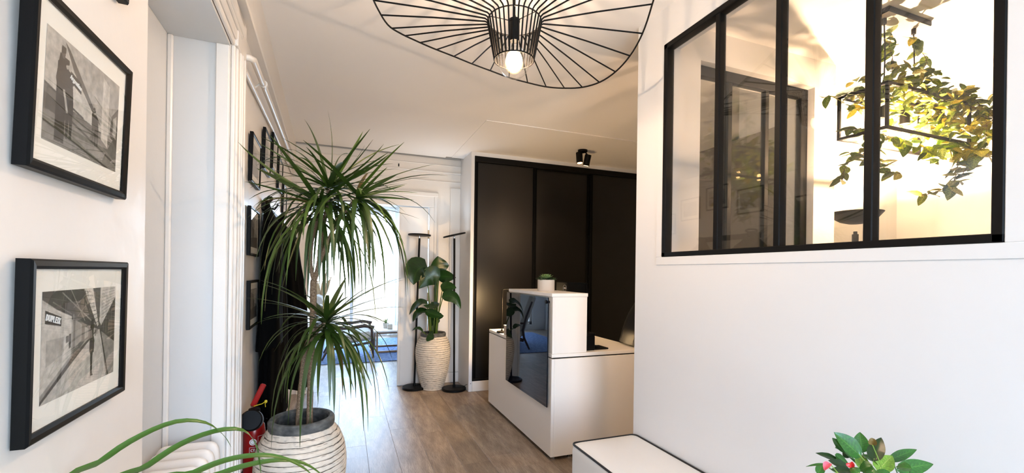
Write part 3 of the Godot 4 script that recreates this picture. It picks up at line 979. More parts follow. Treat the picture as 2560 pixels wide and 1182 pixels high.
func closet() -> void:
	# return wall, wall above and plinth: structure
	var z := -4.578
	var b := MB.new()
	b.span(Vector3(1.262, 0, -5.2), Vector3(1.30, 2.62, z), 0.002)
	b.span(Vector3(1.30, 2.553, -5.2), Vector3(3.6, 2.62, z), 0.0)
	b.span(Vector3(1.30, 0, -5.2), Vector3(3.6, 2.62, -5.15), 0.0)
	struct("wall_closet", b, M.white_paint, "white wall framing the black wardrobe")
	b = MB.new()
	b.span(Vector3(1.30, 0, z - 0.04), Vector3(3.6, 0.112, z + 0.008), 0.004)
	struct("baseboard_closet", b, M.laminate, "cream plinth under the black sliding wardrobe")
	var t := thing("sliding_wardrobe", "tall matt black sliding wardrobe wall behind the white desk", "wardrobe", Vector3(2.45, 0.112, z - 0.05))
	b = MB.new()
	var x0 := 1.30 - 2.45
	var x1 := 3.6 - 2.45
	var h := 2.553 - 0.112
	b.span(Vector3(x0, h - 0.06, -0.06), Vector3(x1, h, 0.056), 0.004)
	b.span(Vector3(x0, 0, -0.06), Vector3(x1, 0.022, 0.056), 0.002)
	b.span(Vector3(x0, 0.022, -0.06), Vector3(x0 + 0.014, h - 0.06, 0.056), 0.002)
	b.span(Vector3(x1 - 0.014, 0.022, -0.06), Vector3(x1, h - 0.06, 0.056), 0.002)
	obj("track_frame", b, M.black_metal, t)
	var edges := [1.314, 2.029, 2.753, 3.586]
	for k in 3:
		var xa: float = edges[k] - 2.45
		var xb: float = edges[k + 1] - 2.45
		var zz := 0.02 if k != 1 else -0.012
		var o := Node3D.new()
		o.name = "sliding_door"
		t.add_child(o, true)
		b = MB.new()
		b.span(Vector3(xa + 0.02, 0.024, zz - 0.012), Vector3(xb - 0.02, h - 0.062, zz + 0.006), 0.001)
		obj("door_panel", b, M.closet_panel, o)
		b = MB.new()
		b.span(Vector3(xa, 0.023, zz - 0.014), Vector3(xa + 0.028, h - 0.061, zz + 0.022), 0.004)
		obj("stile", b, M.monitor_black, o)
		b = MB.new()
		b.span(Vector3(xb - 0.028, 0.023, zz - 0.014), Vector3(xb, h - 0.061, zz + 0.022), 0.004)
		obj("stile", b, M.monitor_black, o)

func office_window() -> void:
	# black steel screen in the right-hand wall: four panes
	var x := 1.494
	var b := MB.new()
	var z := [-1.795, -1.457, -1.170, -0.866, -0.566]
	b.span(Vector3(x - 0.006, 1.38, z[0]), Vector3(x + 0.040, 1.403, z[4]), 0.003)
	b.span(Vector3(x - 0.006, 2.420, z[0]), Vector3(x + 0.040, 2.448, z[4]), 0.003)
	b.span(Vector3(x - 0.006, 1.38, z[0]), Vector3(x + 0.040, 2.448, z[0] + 0.026), 0.003)
	b.span(Vector3(x - 0.006, 1.38, z[4] - 0.024), Vector3(x + 0.040, 2.448, z[4]), 0.003)
	var w := struct("window_2", b, M.black_metal, "black steel glass screen of four tall panes in the right wall")
	for k in [1, 2, 3]:
		b = MB.new()
		b.span(Vector3(x - 0.002, 1.40, z[k] - 0.013), Vector3(x + 0.036, 2.425, z[k] + 0.013), 0.003)
		obj("mullion", b, M.black_metal, w)
	for k in 4:
		b = MB.new()
		b.span(Vector3(x + 0.014, 1.40, z[k] + 0.01), Vector3(x + 0.020, 2.425, z[k + 1] - 0.01), 0.0)
		obj("pane", b, M.pane, w)
	# second screen at right angles, between the office and the desk
	b = MB.new()
	var zz := -1.86
	b.span(Vector3(1.752, 2.375, zz - 0.04), Vector3(2.632, 2.433, zz), 0.003)
	b.span(Vector3(1.752, 1.05, zz - 0.04), Vector3(2.632, 1.09, zz), 0.003)
	b.span(Vector3(1.752, 1.09, zz - 0.04), Vector3(1.79, 2.375, zz), 0.003)
	b.span(Vector3(2.575, 1.09, zz - 0.04), Vector3(2.632, 2.375, zz), 0.003)
	w = struct("window_3", b, M.black_metal, "black steel inner glass screen looking from the office to the desk")
	for xm in [2.01, 2.295]:
		b = MB.new()
		b.span(Vector3(xm - 0.016, 1.09, zz - 0.036), Vector3(xm + 0.016, 2.375, zz - 0.004), 0.003)
		obj("mullion", b, M.black_metal, w)
	var e := [1.785, 2.01, 2.295, 2.58]
	for k in 3:
		b = MB.new()
		b.span(Vector3(e[k], 1.085, zz - 0.023), Vector3(e[k + 1], 2.38, zz - 0.017), 0.0)
		obj("pane", b, M.pane, w)

func back_room() -> void:
	var b := MB.new()
	b.span(Vector3(-1.8, 0, -9.3), Vector3(-1.7, 2.75, -5.2), 0.0)
	struct("wall_lounge_left", b, M.white_paint, "white left wall of the bright lounge")
	b = MB.new()
	b.span(Vector3(2.0, 0, -9.3), Vector3(2.1, 2.75, -5.2), 0.0)
	struct("wall_lounge_right", b, M.white_paint, "white right wall of the bright lounge")
	b = MB.new()
	b.span(Vector3(-1.8, 0, -9.3), Vector3(-1.4, 2.75, -9.15), 0.0)
	b.span(Vector3(0.95, 0, -9.3), Vector3(2.1, 2.75, -9.15), 0.0)
	b.span(Vector3(-1.4, 2.5, -9.3), Vector3(0.95, 2.75, -9.15), 0.0)
	b.span(Vector3(-1.4, 0, -9.3), Vector3(0.95, 0.12, -9.15), 0.0)
	struct("wall_lounge_far", b, M.white_paint, "far wall of the lounge around its tall windows")
	b = MB.new()
	b.span(Vector3(-1.8, 2.75, -9.3), Vector3(2.1, 2.85, -5.2), 0.0)
	b.span(Vector3(-1.8, 2.4, -5.21), Vector3(-1.0, 2.75, -5.05), 0.0)
	b.span(Vector3(-1.8, 0, -5.21), Vector3(-1.0, 2.4, -5.05), 0.0)
	b.span(Vector3(1.3, 0, -5.21), Vector3(2.1, 2.75, -5.18), 0.0)
	struct("ceiling_lounge", b, M.ceiling_paint, "white ceiling of the lounge")
	b = MB.new()
	for x in [-1.4, -0.66, 0.1, 0.89]:
		b.span(Vector3(x, 0.12, -9.26), Vector3(x + 0.06, 2.5, -9.2), 0.003)
	b.span(Vector3(-1.4, 0.12, -9.26), Vector3(0.95, 0.19, -9.2), 0.003)
	b.span(Vector3(-1.4, 2.43, -9.26), Vector3(0.95, 2.5, -9.2), 0.003)
	var w := struct("window_4", b, M.gloss_paint, "tall white lounge window flooded with daylight")
	for x in [-1.34, -0.6, 0.16]:
		b = MB.new()
		b.span(Vector3(x, 0.19, -9.232), Vector3(x + 0.7, 2.43, -9.228), 0.0)
		obj("pane", b, M.pane, w)
	# sheer curtain at the right of the window
	b = MB.new()
	var rows := []
	for j in 8:
		var y := 0.03 + 2.5 * j / 7.0
		var row := []
		for i in 60:
			var x := 0.80 + 0.62 * i / 59.0
			row.push_back(Vector3(x - 1.1, y, 0.035 * sin(i * 0.95) * (1.0 - 0.3 * y / 2.5)))
		rows.push_back(row)
	b.grid(rows, false, false)
	var c := thing("curtain", "sheer white curtain hanging at the right of the lounge window", "curtain", Vector3(1.1, 0, -9.0))
	obj("fabric", b, M.sheer, c)
	b = MB.new()
	b.tube([Vector3(-2.4, 2.56, 0), Vector3(0.4, 2.56, 0)], 0.012, 10)
	obj("rail", b, M.gloss_paint, c)
	# rug
	b = MB.new()
	b.box(Vector3(0, 0.006, 0), Vector3(3.0, 0.012, 2.2), 0.004)
	for q in b.v.size():
		b.uv[q] = Vector2(b.v[q].x, b.v[q].z)
	c = thing("rug", "blue faded rug under the armchair in the bright lounge", "rug", Vector3(0.3, 0, -7.6))
	obj("pile", b, M.rug_blue, c)
	armchair()
	# low table on sled legs
	c = thing("coffee_table", "pale low coffee table on wooden sled legs beside the armchair", "table", Vector3(0.95, 0.012, -7.42))
	b = MB.new()
	b.box(Vector3(0, 0.335, 0), Vector3(1.04, 0.024, 0.66), 0.004)
	obj("table_top", b, M.laminate, c)
	for s in [-1.0, 1.0]:
		b = MB.new()
		b.span(Vector3(-0.48, 0, s * 0.28 - 0.014), Vector3(0.48, 0.028, s * 0.28 + 0.014), 0.003)
		b.span(Vector3(-0.48, 0.296, s * 0.28 - 0.014), Vector3(0.48, 0.323, s * 0.28 + 0.014), 0.003)
		b.span(Vector3(-0.48, 0.028, s * 0.28 - 0.014), Vector3(-0.452, 0.296, s * 0.28 + 0.014), 0.003)
		b.span(Vector3(0.452, 0.028, s * 0.28 - 0.014), Vector3(0.48, 0.296, s * 0.28 + 0.014), 0.003)
		obj("sled_leg", b, M.pale_oak, c)
	c = thing("small_potted_plant", "small spiky green plant in a grey pot on the lounge table", "plant", Vector3(0.64, 0.359, -7.45))
	b = MB.new()
	b.lathe([Vector2(0.0, 0), Vector2(0.04, 0), Vector2(0.05, 0.08), Vector2(0.044, 0.08), Vector2(0.04, 0.065), Vector2(0, 0.065)], 20)
	obj("pot", b, M.concrete, c)
	for k in 22:
		var a := k * 2.4
		var e := 0.4 + 0.9 * fmod(k * 0.37, 1.0)
		var d := Vector3(cos(a) * cos(e), sin(e), sin(a) * cos(e))
		var o := Vector3(0, 0.07, 0)
		obj("leaf", strap_leaf(o, o + d * 0.05 + Vector3(0, 0.02, 0), o + d * 0.11, 0.012, 5), M.green_mid if k % 2 else M.succulent, c)
	c = thing("cube_candle", "small white cube candle beside the spiky plant on the lounge table", "candle", Vector3(0.69, 0.359, -7.30))
	b = MB.new()
	b.box(Vector3(0, 0.04, 0), Vector3(0.08, 0.08, 0.08), 0.008)
	obj("wax", b, M.concrete, c)
	b = MB.new()
	b.tube([Vector3(0, 0.079, 0), Vector3(0.002, 0.09, 0)], 0.0015, 6)
	obj("wick", b, M.black_plastic, c)
	# pampas grass
	c = thing("pampas_vase", "dried beige pampas plumes in a tall vase by the lounge window", "vase", Vector3(-0.37, 0.012, -7.55))
	b = MB.new()
	b.lathe([Vector2(0, 0), Vector2(0.07, 0), Vector2(0.1, 0.2), Vector2(0.06, 0.45), Vector2(0.05, 0.62), Vector2(0.044, 0.62), Vector2(0.05, 0.45), Vector2(0, 0.4)], 24)
	obj("vase", b, M.ceramic_white, c)
	for k in 7:
		var a := k * 0.9
		var tip := Vector3(0.16 * cos(a), 1.15 + 0.12 * sin(k * 2.0), 0.12 * sin(a))
		b = MB.new()
		var base := Vector3(0, 0.55, 0)
		var pts := []
		var rad := []
		for i in 12:
			var t := i / 11.0
			pts.push_back(bez(base, Vector3(tip.x * 0.2, 0.85, tip.z * 0.2), tip, t))
			rad.push_back(0.003 if t < 0.4 else 0.003 + 0.03 * sin(PI * (t - 0.4) / 0.6))
		b.tube(pts, rad, 8)
		var s := 0
		for i in range(5, 12):
			for j in 5:
				var an := j * 1.256 + i
				var q: Vector3 = pts[i]
				b.tube([q, q + Vector3(cos(an) * 0.03, 0.03, sin(an) * 0.03), q + Vector3(cos(an) * 0.05, 0.02, sin(an) * 0.05)], [0.004, 0.003, 0.0008], 4)
				s += 1
		obj("plume", b, M.pampas, c)
	# slim console
	c = thing("console_shelf", "slim black metal console at the left of the lounge", "shelf", Vector3(-0.95, 0, -7.9))
	b = MB.new()
	b.box(Vector3(0, 0.86, 0), Vector3(0.9, 0.02, 0.3), 0.003)
	obj("shelf_top", b, M.black_metal, c)
	for sx in [-1.0, 1.0]:
		for sz in [-1.0, 1.0]:
			b = MB.new()
			b.span(Vector3(sx * 0.43 - 0.01, 0, sz * 0.13 - 0.01), Vector3(sx * 0.43 + 0.01, 0.85, sz * 0.13 + 0.01), 0.002)
			obj("leg", b, M.black_metal, c)
	# plant whose leaves hang out beside the door leaf
	c = thing("lounge_palm", "dark drooping palm in a white pot just inside the lounge door", "plant", Vector3(0.98, 0, -6.0))
	b = MB.new()
	b.lathe([Vector2(0, 0), Vector2(0.12, 0), Vector2(0.16, 0.32), Vector2(0.145, 0.32), Vector2(0.13, 0.28), Vector2(0, 0.28)], 24)
	obj("pot", b, M.ceramic_white, c)
	b = MB.new()
	b.tube([Vector3(0, 0.26, 0), Vector3(-0.02, 0.7, 0), Vector3(0, 1.05, 0)], [0.02, 0.017, 0.013], 8)
	obj("trunk", b, M.bark, c)
	for k in 26:
		var a := k * 2.4
		var o := Vector3(0, 1.03, 0)
		var d := Vector3(cos(a), 0, sin(a))
		var L := 0.34 + 0.08 * sin(k * 1.7)
		obj("leaf", strap_leaf(o, o + d * L * 0.6 + Vector3(0, 0.2 - 0.012 * k, 0), o + d * L + Vector3(0, 0.12 - 0.018 * k, 0), 0.02, 6), M.green_dark, c)

func armchair() -> void:
	var c := thing("armchair", "cream upholstered armchair with dark walnut frame on the blue rug", "armchair", Vector3(0.07, 0.012, -7.05))
	# faces +x; origin between the legs
	for s in [-1.0, 1.0]:
		var zz: float = s * 0.31
		var b := MB.new()
		b.tube([Vector3(0.335, 0, zz), Vector3(0.325, 0.22, zz), Vector3(0.31, 0.46, zz)], [0.014, 0.022, 0.02], 10)
		obj("front_leg", b, M.walnut, c)
		b = MB.new()
		b.tube([Vector3(-0.36, 0, zz), Vector3(-0.26, 0.2, zz), Vector3(-0.24, 0.33, zz), Vector3(-0.30, 0.56, zz), Vector3(-0.40, 0.80, zz)], [0.014, 0.02, 0.022, 0.018, 0.014], 10)
		obj("rear_leg", b, M.walnut, c)
		b = MB.new()
		b.tube([Vector3(0.345, 0.455, zz), Vector3(0.2, 0.478, zz), Vector3(0.0, 0.45, zz), Vector3(-0.27, 0.44, zz)], [0.02, 0.026, 0.022, 0.016], 10)
		obj("armrest", b, M.walnut, c)
		b = MB.new()
		b.tube([Vector3(0.32, 0.235, zz), Vector3(-0.25, 0.15, zz)], 0.018, 8)
		obj("side_rail", b, M.walnut, c)
	var b2 := MB.new()
	b2.tube([Vector3(0.31, 0.22, -0.31), Vector3(0.31, 0.22, 0.31)], 0.018, 8)
	obj("cross_rail", b2, M.walnut, c)
	b2 = MB.new()
	b2.tube([Vector3(-0.25, 0.17, -0.31), Vector3(-0.25, 0.17, 0.31)], 0.018, 8)
	obj("cross_rail", b2, M.walnut, c)
	b2 = MB.new()
	b2.box(Vector3(0.03, 0.285, 0), Vector3(0.60, 0.13, 0.56), 0.045, Basis(Vector3(0, 0, 1), 0.14))
	obj("seat_cushion", b2, M.cream_fabric, c)
	b2 = MB.new()
	b2.box(Vector3(-0.34, 0.60, 0), Vector3(0.13, 0.66, 0.56), 0.045, Basis(Vector3(0, 0, 1), 0.36))
	obj("back_cushion", b2, M.cream_fabric, c)

# ---------------------------------------------------------------- desk corner
func desk_area() -> void:
	var t := thing("reception_desk", "white reception desk with raised counter and dark blue glass front panel", "desk", Vector3(1.33, 0, -3.395))
	var b := MB.new()
	var zf := 0.695
	b.span(Vector3(0, 0.03, -zf), Vector3(0.022, 0.702, zf), 0.002)
	obj("front_panel", b, M.laminate, t)
	b = MB.new()
	b.span(Vector3(0.0225, 0.03, zf - 0.022), Vector3(0.77, 0.702, zf), 0.002)
	obj("side_panel", b, M.laminate, t)
	b = MB.new()
	b.span(Vector3(0.0225, 0.03, -zf), Vector3(0.77, 0.694, -zf + 0.022), 0.002)
	obj("side_panel", b, M.laminate, t)
	b = MB.new()
	b.span(Vector3(0.012, 0.69, -zf + 0.012), Vector3(0.76, 0.714, zf - 0.012), 0.0)
	obj("shadow_gap", b, M.black_plastic, t)
	b = MB.new()
	b.span(Vector3(0, 0.711, -zf), Vector3(0.775, 0.736, zf), 0.002)
	obj("worktop", b, M.laminate, t)
	b = MB.new()
	b.span(Vector3(0.004, 0.737, -0.145), Vector3(0.022, 1.128, zf - 0.004), 0.001)
	b.span(Vector3(0.022, 0.737, zf - 0.022), Vector3(0.275, 1.128, zf - 0.004), 0.001)
	b.span(Vector3(0.022, 0.737, -0.145), Vector3(0.275, 1.128, -0.127), 0.001)
	b.span(Vector3(0.257, 0.92, -0.127), Vector3(0.275, 1.128, zf - 0.022), 0.001)
	obj("counter_box", b, M.laminate, t)
	b = MB.new()
	b.span(Vector3(-0.004, 1.128, -0.152), Vector3(0.28, 1.153, zf), 0.0025)
	obj("counter_top", b, M.laminate, t)
	b = MB.new()
	b.span(Vector3(-0.024, 0.368, -0.148), Vector3(-0.016, 1.124, zf - 0.022), 0.0012)
	obj("glass_panel", b, M.tinted_glass, t).set_meta("label", "dark blue glossy glass panel on the desk front")
	for q in [[1.092, 0.645]]:
		b = MB.new()
		b.tube([Vector3(-0.016, q[0], q[1]), Vector3(0.001, q[0], q[1])], 0.009, 14)
		b.tube([Vector3(-0.032, q[0], q[1]), Vector3(-0.024, q[0], q[1])], 0.012, 16)
		obj("standoff", b, M.black_metal, t)
	for q in [[0.05, zf - 0.06], [0.05, -zf + 0.06], [0.05, 0.2], [0.05, -0.25], [0.6, zf - 0.06], [0.6, -zf + 0.06], [0.16, zf - 0.035]]:
		b = MB.new()
		b.lathe([Vector2(0, 0), Vector2(0.018, 0), Vector2(0.018, 0.01), Vector2(0.008, 0.014), Vector2(0.008, 0.032), Vector2(0, 0.032)], 14, Vector3(q[0], 0, q[1]))
		obj("foot", b, M.chrome, t)
	# monitor seen from behind
	t = thing("monitor", "black computer monitor seen from behind above the counter", "monitor", Vector3(1.75, 0.736, -3.21))
	b = MB.new()
	b.box(Vector3(0, 0.33, 0), Vector3(0.022, 0.308, 0.505), 0.006)
	obj("housing", b, M.monitor_black, t)
	b = MB.new()
	b.box(Vector3(0.0115, 0.332, 0), Vector3(0.002, 0.286, 0.49), 0.0)
	obj("screen", b, M.tinted_glass, t)
	b = MB.new()
	b.box(Vector3(-0.016, 0.2, 0), Vector3(0.02, 0.34, 0.05), 0.006)
	b.box(Vector3(0, 0.006, 0), Vector3(0.16, 0.012, 0.2), 0.004)
	b.box(Vector3(-0.012, 0.03, 0), Vector3(0.03, 0.06, 0.06), 0.006)
	obj("stand", b, M.monitor_black, t)
	b = MB.new()
	var ring := []
	for k in 28:
		var a := TAU * k / 28
		ring.push_back(Vector3(-0.0125, 0.432 + 0.028 * sin(a), -0.085 + 0.028 * cos(a)))
	b.tube(ring, 0.0016, 6, true)
	obj("logo_ring", b, M.chrome, t)
	text("logo_lettering", "DELL", 0.011, M.print_white, t, Vector3(-0.0116, 0.432, -0.085), Vector3(0, -PI / 2, 0))
	# succulent on the counter
	t = thing("succulent_pot", "green succulent rosettes in a round white pot on the counter", "plant", Vector3(1.46, 1.153, -3.08))
	b = MB.new()
	b.lathe([Vector2(0, 0), Vector2(0.062, 0), Vector2(0.066, 0.006), Vector2(0.066, 0.084), Vector2(0.063, 0.088), Vector2(0.058, 0.084), Vector2(0.056, 0.07), Vector2(0, 0.07)], 40)
	obj("pot", b, M.concrete, t)
	b = MB.new()
	b.lathe([Vector2(0, 0.072), Vector2(0.057, 0.071), Vector2(0.057, 0.069)], 24)
	obj("soil", b, M.soil, t)
	var rng := RandomNumberGenerator.new()
	rng.seed = 12
	for q in [[0, 0.098, 0.0, 0.062, 34, 1], [0.045, 0.083, 0.035, 0.036, 18, 0], [-0.045, 0.083, 0.03, 0.036, 18, 0], [0.04, 0.083, -0.04, 0.04, 18, 0], [-0.04, 0.083, -0.04, 0.036, 18, 0]]:
		var o := Vector3(q[0], q[1], q[2])
		var n: int = q[4]
		for k in n:
			var a := k * 2.39996
			var f := float(k) / n
			var e := lerpf(1.25, 0.12, f)
			var L: float = q[3] * lerpf(0.35, 1.0, f)
			var d := Vector3(cos(a) * cos(e), sin(e), sin(a) * cos(e))
			var leaf := broad_leaf(o, o + d * L * 0.55 - Vector3(0, 0.002, 0), o + d * L + Vector3(0, 0.008, 0), L * (0.55 if q[5] else 0.3), Vector3.UP, 0.0, 0.0, 6, 0.35)
			obj("leaf", leaf, M.succulent if q[5] else M.succulent_dark, t)
	# small things on the worktop
	t = thing("white_carton", "small white carton at the left end of the desk by the lamp", "box", Vector3(1.40, 0.736, -3.63))
	b = MB.new()
	b.box(Vector3(0, 0.04, 0), Vector3(0.12, 0.08, 0.14), 0.003)
	obj("carton_body", b, M.concrete, t)
	b = MB.new()
	b.box(Vector3(0, 0.083, 0), Vector3(0.124, 0.008, 0.144), 0.002)
	obj("lid", b, M.ceramic_white, t)
	b = MB.new()
	b.box(Vector3(0.0, 0.045, 0.0706), Vector3(0.03, 0.02, 0.001), 0.0)
	obj("lock_mark", b, M.black_plastic, t)
	t = thing("black_box", "black square box on the desk just right of the counter", "box", Vector3(1.655, 0.736, -2.83))
	b = MB.new()
	b.box(Vector3(0, 0.052, 0), Vector3(0.10, 0.104, 0.15), 0.004)
	obj("box_body", b, M.black_plastic, t)
	b = MB.new()
	b.box(Vector3(0, 0.115, 0), Vector3(0.104, 0.022, 0.154), 0.004)
	obj("lid", b, M.black_plastic, t)
	t = thing("black_pad", "flat black pad lying on the desk right of the black box", "pad", Vector3(1.77, 0.736, -2.83))
	b = MB.new()
	b.box(Vector3(0, 0.006, 0), Vector3(0.115, 0.012, 0.13), 0.003)
	obj("base", b, M.black_plastic, t)
	b = MB.new()
	b.box(Vector3(-0.03, 0.02, 0), Vector3(0.05, 0.016, 0.12), 0.004, Basis(Vector3(0, 0, 1), -0.25))
	obj("pad_rest", b, M.black_plastic, t)
	# desk lamp
	t = thing("desk_lamp", "thin black desk lamp with a white globe at the left end of the desk", "lamp", Vector3(1.365, 0.736, -3.82))
	b = MB.new()
	b.lathe([Vector2(0, 0), Vector2(0.048, 0), Vector2(0.05, 0.004), Vector2(0.048, 0.014), Vector2(0.01, 0.018), Vector2(0.008, 0.03), Vector2(0, 0.03)], 28)
	obj("base", b, M.black_metal, t)
	b = MB.new()
	b.tube([Vector3(0, 0.02, 0), Vector3(0, 0.385, 0), Vector3(0.004, 0.398, 0), Vector3(0.014, 0.404, 0), Vector3(0.10, 0.404, 0.0)], 0.0045, 10)
	obj("stem", b, M.black_metal, t)
	b = MB.new()
	b.tube([Vector3(0.088, 0.404, 0), Vector3(0.088, 0.29, 0)], 0.003, 8)
	b.lathe([Vector2(0.0, 0.30), Vector2(0.012, 0.30), Vector2(0.014, 0.275), Vector2(0, 0.275)], 14, Vector3(0.088, 0, 0))
	obj("socket", b, M.black_metal, t)
	b = MB.new()
	b.ball(Vector3(0.088, 0.245, 0), Vector3(0.036, 0.036, 0.036), 20, 12)
	obj("globe", b, M.glow_soft, t)
	bulb_light("globe_light", Vector3(0.088, 0.245, 0), Color(1.0, 0.84, 0.62), 0.8, 0.03, t)
	# leather office chair behind the desk
	t = thing("office_chair", "black leather office chair half hidden behind the right wall", "chair", Vector3(2.37, 0, -2.84), -0.15)
	b = MB.new()
	for k in 5:
		var a := TAU * k / 5 + 0.3
		b.tube([Vector3(0, 0.09, 0), Vector3(0.29 * cos(a), 0.06, 0.29 * sin(a))], [0.026, 0.016], 8)
	obj("star_base", b, M.black_plastic, t)
	for k in 5:
		var a := TAU * k / 5 + 0.3
		b = MB.new()
		b.tube([Vector3(0.29 * cos(a) - 0.02, 0.028, 0.29 * sin(a)), Vector3(0.29 * cos(a) + 0.02, 0.028, 0.29 * sin(a))], 0.028, 14)
		obj("caster", b, M.black_plastic, t)
	b = MB.new()
	b.tube([Vector3(0, 0.08, 0), Vector3(0, 0.42, 0)], 0.025, 12)
	obj("column", b, M.chrome, t)
	b = MB.new()
	b.box(Vector3(0.02, 0.46, 0), Vector3(0.50, 0.10, 0.52), 0.04)
	obj("seat", b, M.leather_black, t)
	var rows := []
	for j in 13:
		var f := j / 12.0
		var y := 0.75 + 0.44 * f
		var w := 0.25 * (0.80 + 0.20 * sin(PI * minf(f * 1.6, 1.0) * 0.5)) * (1.0 if f < 0.85 else 1.0 - (f - 0.85) * 1.4)
		var cx := -0.29 + 0.26 * f
		var th := 0.065 * (0.35 + 0.65 * sin(PI * clampf(f, 0.04, 0.96)))
		var row := []
		for k in 24:
			var a := TAU * k / 24
			var cc := cos(a)
			var ss := sin(a)
			row.push_back(Vector3(cx + th * signf(cc) * pow(absf(cc), 0.7) + 0.05 * ss * ss, y, w * signf(ss) * pow(absf(ss), 0.6)))
		rows.push_back(row)
	b = MB.new()
	b.grid(rows, true)
	b.cap(rows[0], Vector3.DOWN); b.cap(rows[12], Vector3.UP)
	obj("backrest", b, M.leather_black, t)
	b = MB.new()
	for s in [-0.10, 0.10]:
		var pts := []
		for j in 11:
			var f := 0.05 + 0.9 * j / 10.0
			pts.push_back(Vector3(-0.29 + 0.26 * f - 0.064 * (0.35 + 0.65 * sin(PI * f)) + 0.006, 0.75 + 0.44 * f, s))
		b.tube(pts, 0.003, 6)
	obj("seam", b, M.piping, t)
	b = MB.new()
	b.tube([Vector3(-0.02, 0.44, 0), Vector3(-0.20, 0.50, 0), Vector3(-0.255, 0.78, 0)], [0.03, 0.026, 0.022], 8)
	obj("back_bracket", b, M.black_plastic, t)
	for s in [-1.0, 1.0]:
		b = MB.new()
		b.tube([Vector3(0.10, 0.45, s * 0.27), Vector3(0.08, 0.60, s * 0.31), Vector3(0.06, 0.655, s * 0.31)], 0.016, 8)
		b.box(Vector3(0.04, 0.67, s * 0.31), Vector3(0.26, 0.03, 0.07), 0.012)
		obj("armrest", b, M.leather_black, t)
	# ceiling spotlights
	t = thing("ceiling_spotlight", "twin black cylinder spotlights on the ceiling above the desk", "spotlight", Vector3(2.33, 2.596, -4.06))
	b = MB.new()
	b.lathe([Vector2(0, 0.0), Vector2(0.05, 0.0), Vector2(0.05, -0.018), Vector2(0.046, -0.022), Vector2(0, -0.022)], 28)
	obj("ceiling_plate", b, M.black_metal, t)
	var n := 0
	for q in [[Vector3(-0.038, -0.085, 0.0), Vector3(0.02, -1, 0.12)], [Vector3(0.055, -0.10, 0.0), Vector3(-0.10, -1, -0.22)]]:
		var d: Vector3 = q[1].normalized()
		var mid: Vector3 = q[0]
		b = MB.new()
		b.tube([Vector3(mid.x * 0.6, -0.02, 0), mid - d * 0.045], 0.008, 8)
		b.tube([mid - d * 0.055, mid + d * 0.055], 0.034, 24, false, true)
		b.tube([mid + d * 0.055, mid + d * 0.060], 0.035, 24, false, false)
		var hd := obj("spot_head", b, M.black_metal, t)
		b = MB.new()
		b.tube([mid + d * 0.0552, mid + d * 0.059], 0.027, 20)
		obj("lens", b, M.glow_warm if n == 0 else M.glow_soft, hd)
		var l := SpotLight3D.new()
		l.name = "spot_light"
		l.light_color = Color(1.0, 0.82, 0.62)
		l.light_energy = 0.7
		l.light_size = 0.025
		l.spot_angle = 42.0
		l.spot_angle_attenuation = 0.6
		l.spot_range = 20.0
		l.spot_attenuation = 2.0
		l.shadow_enabled = true
		l.position = mid + d * 0.066
		l.basis = Basis.looking_at(d, Vector3(0, 0, 1))
		t.add_child(l, true)
		n += 1

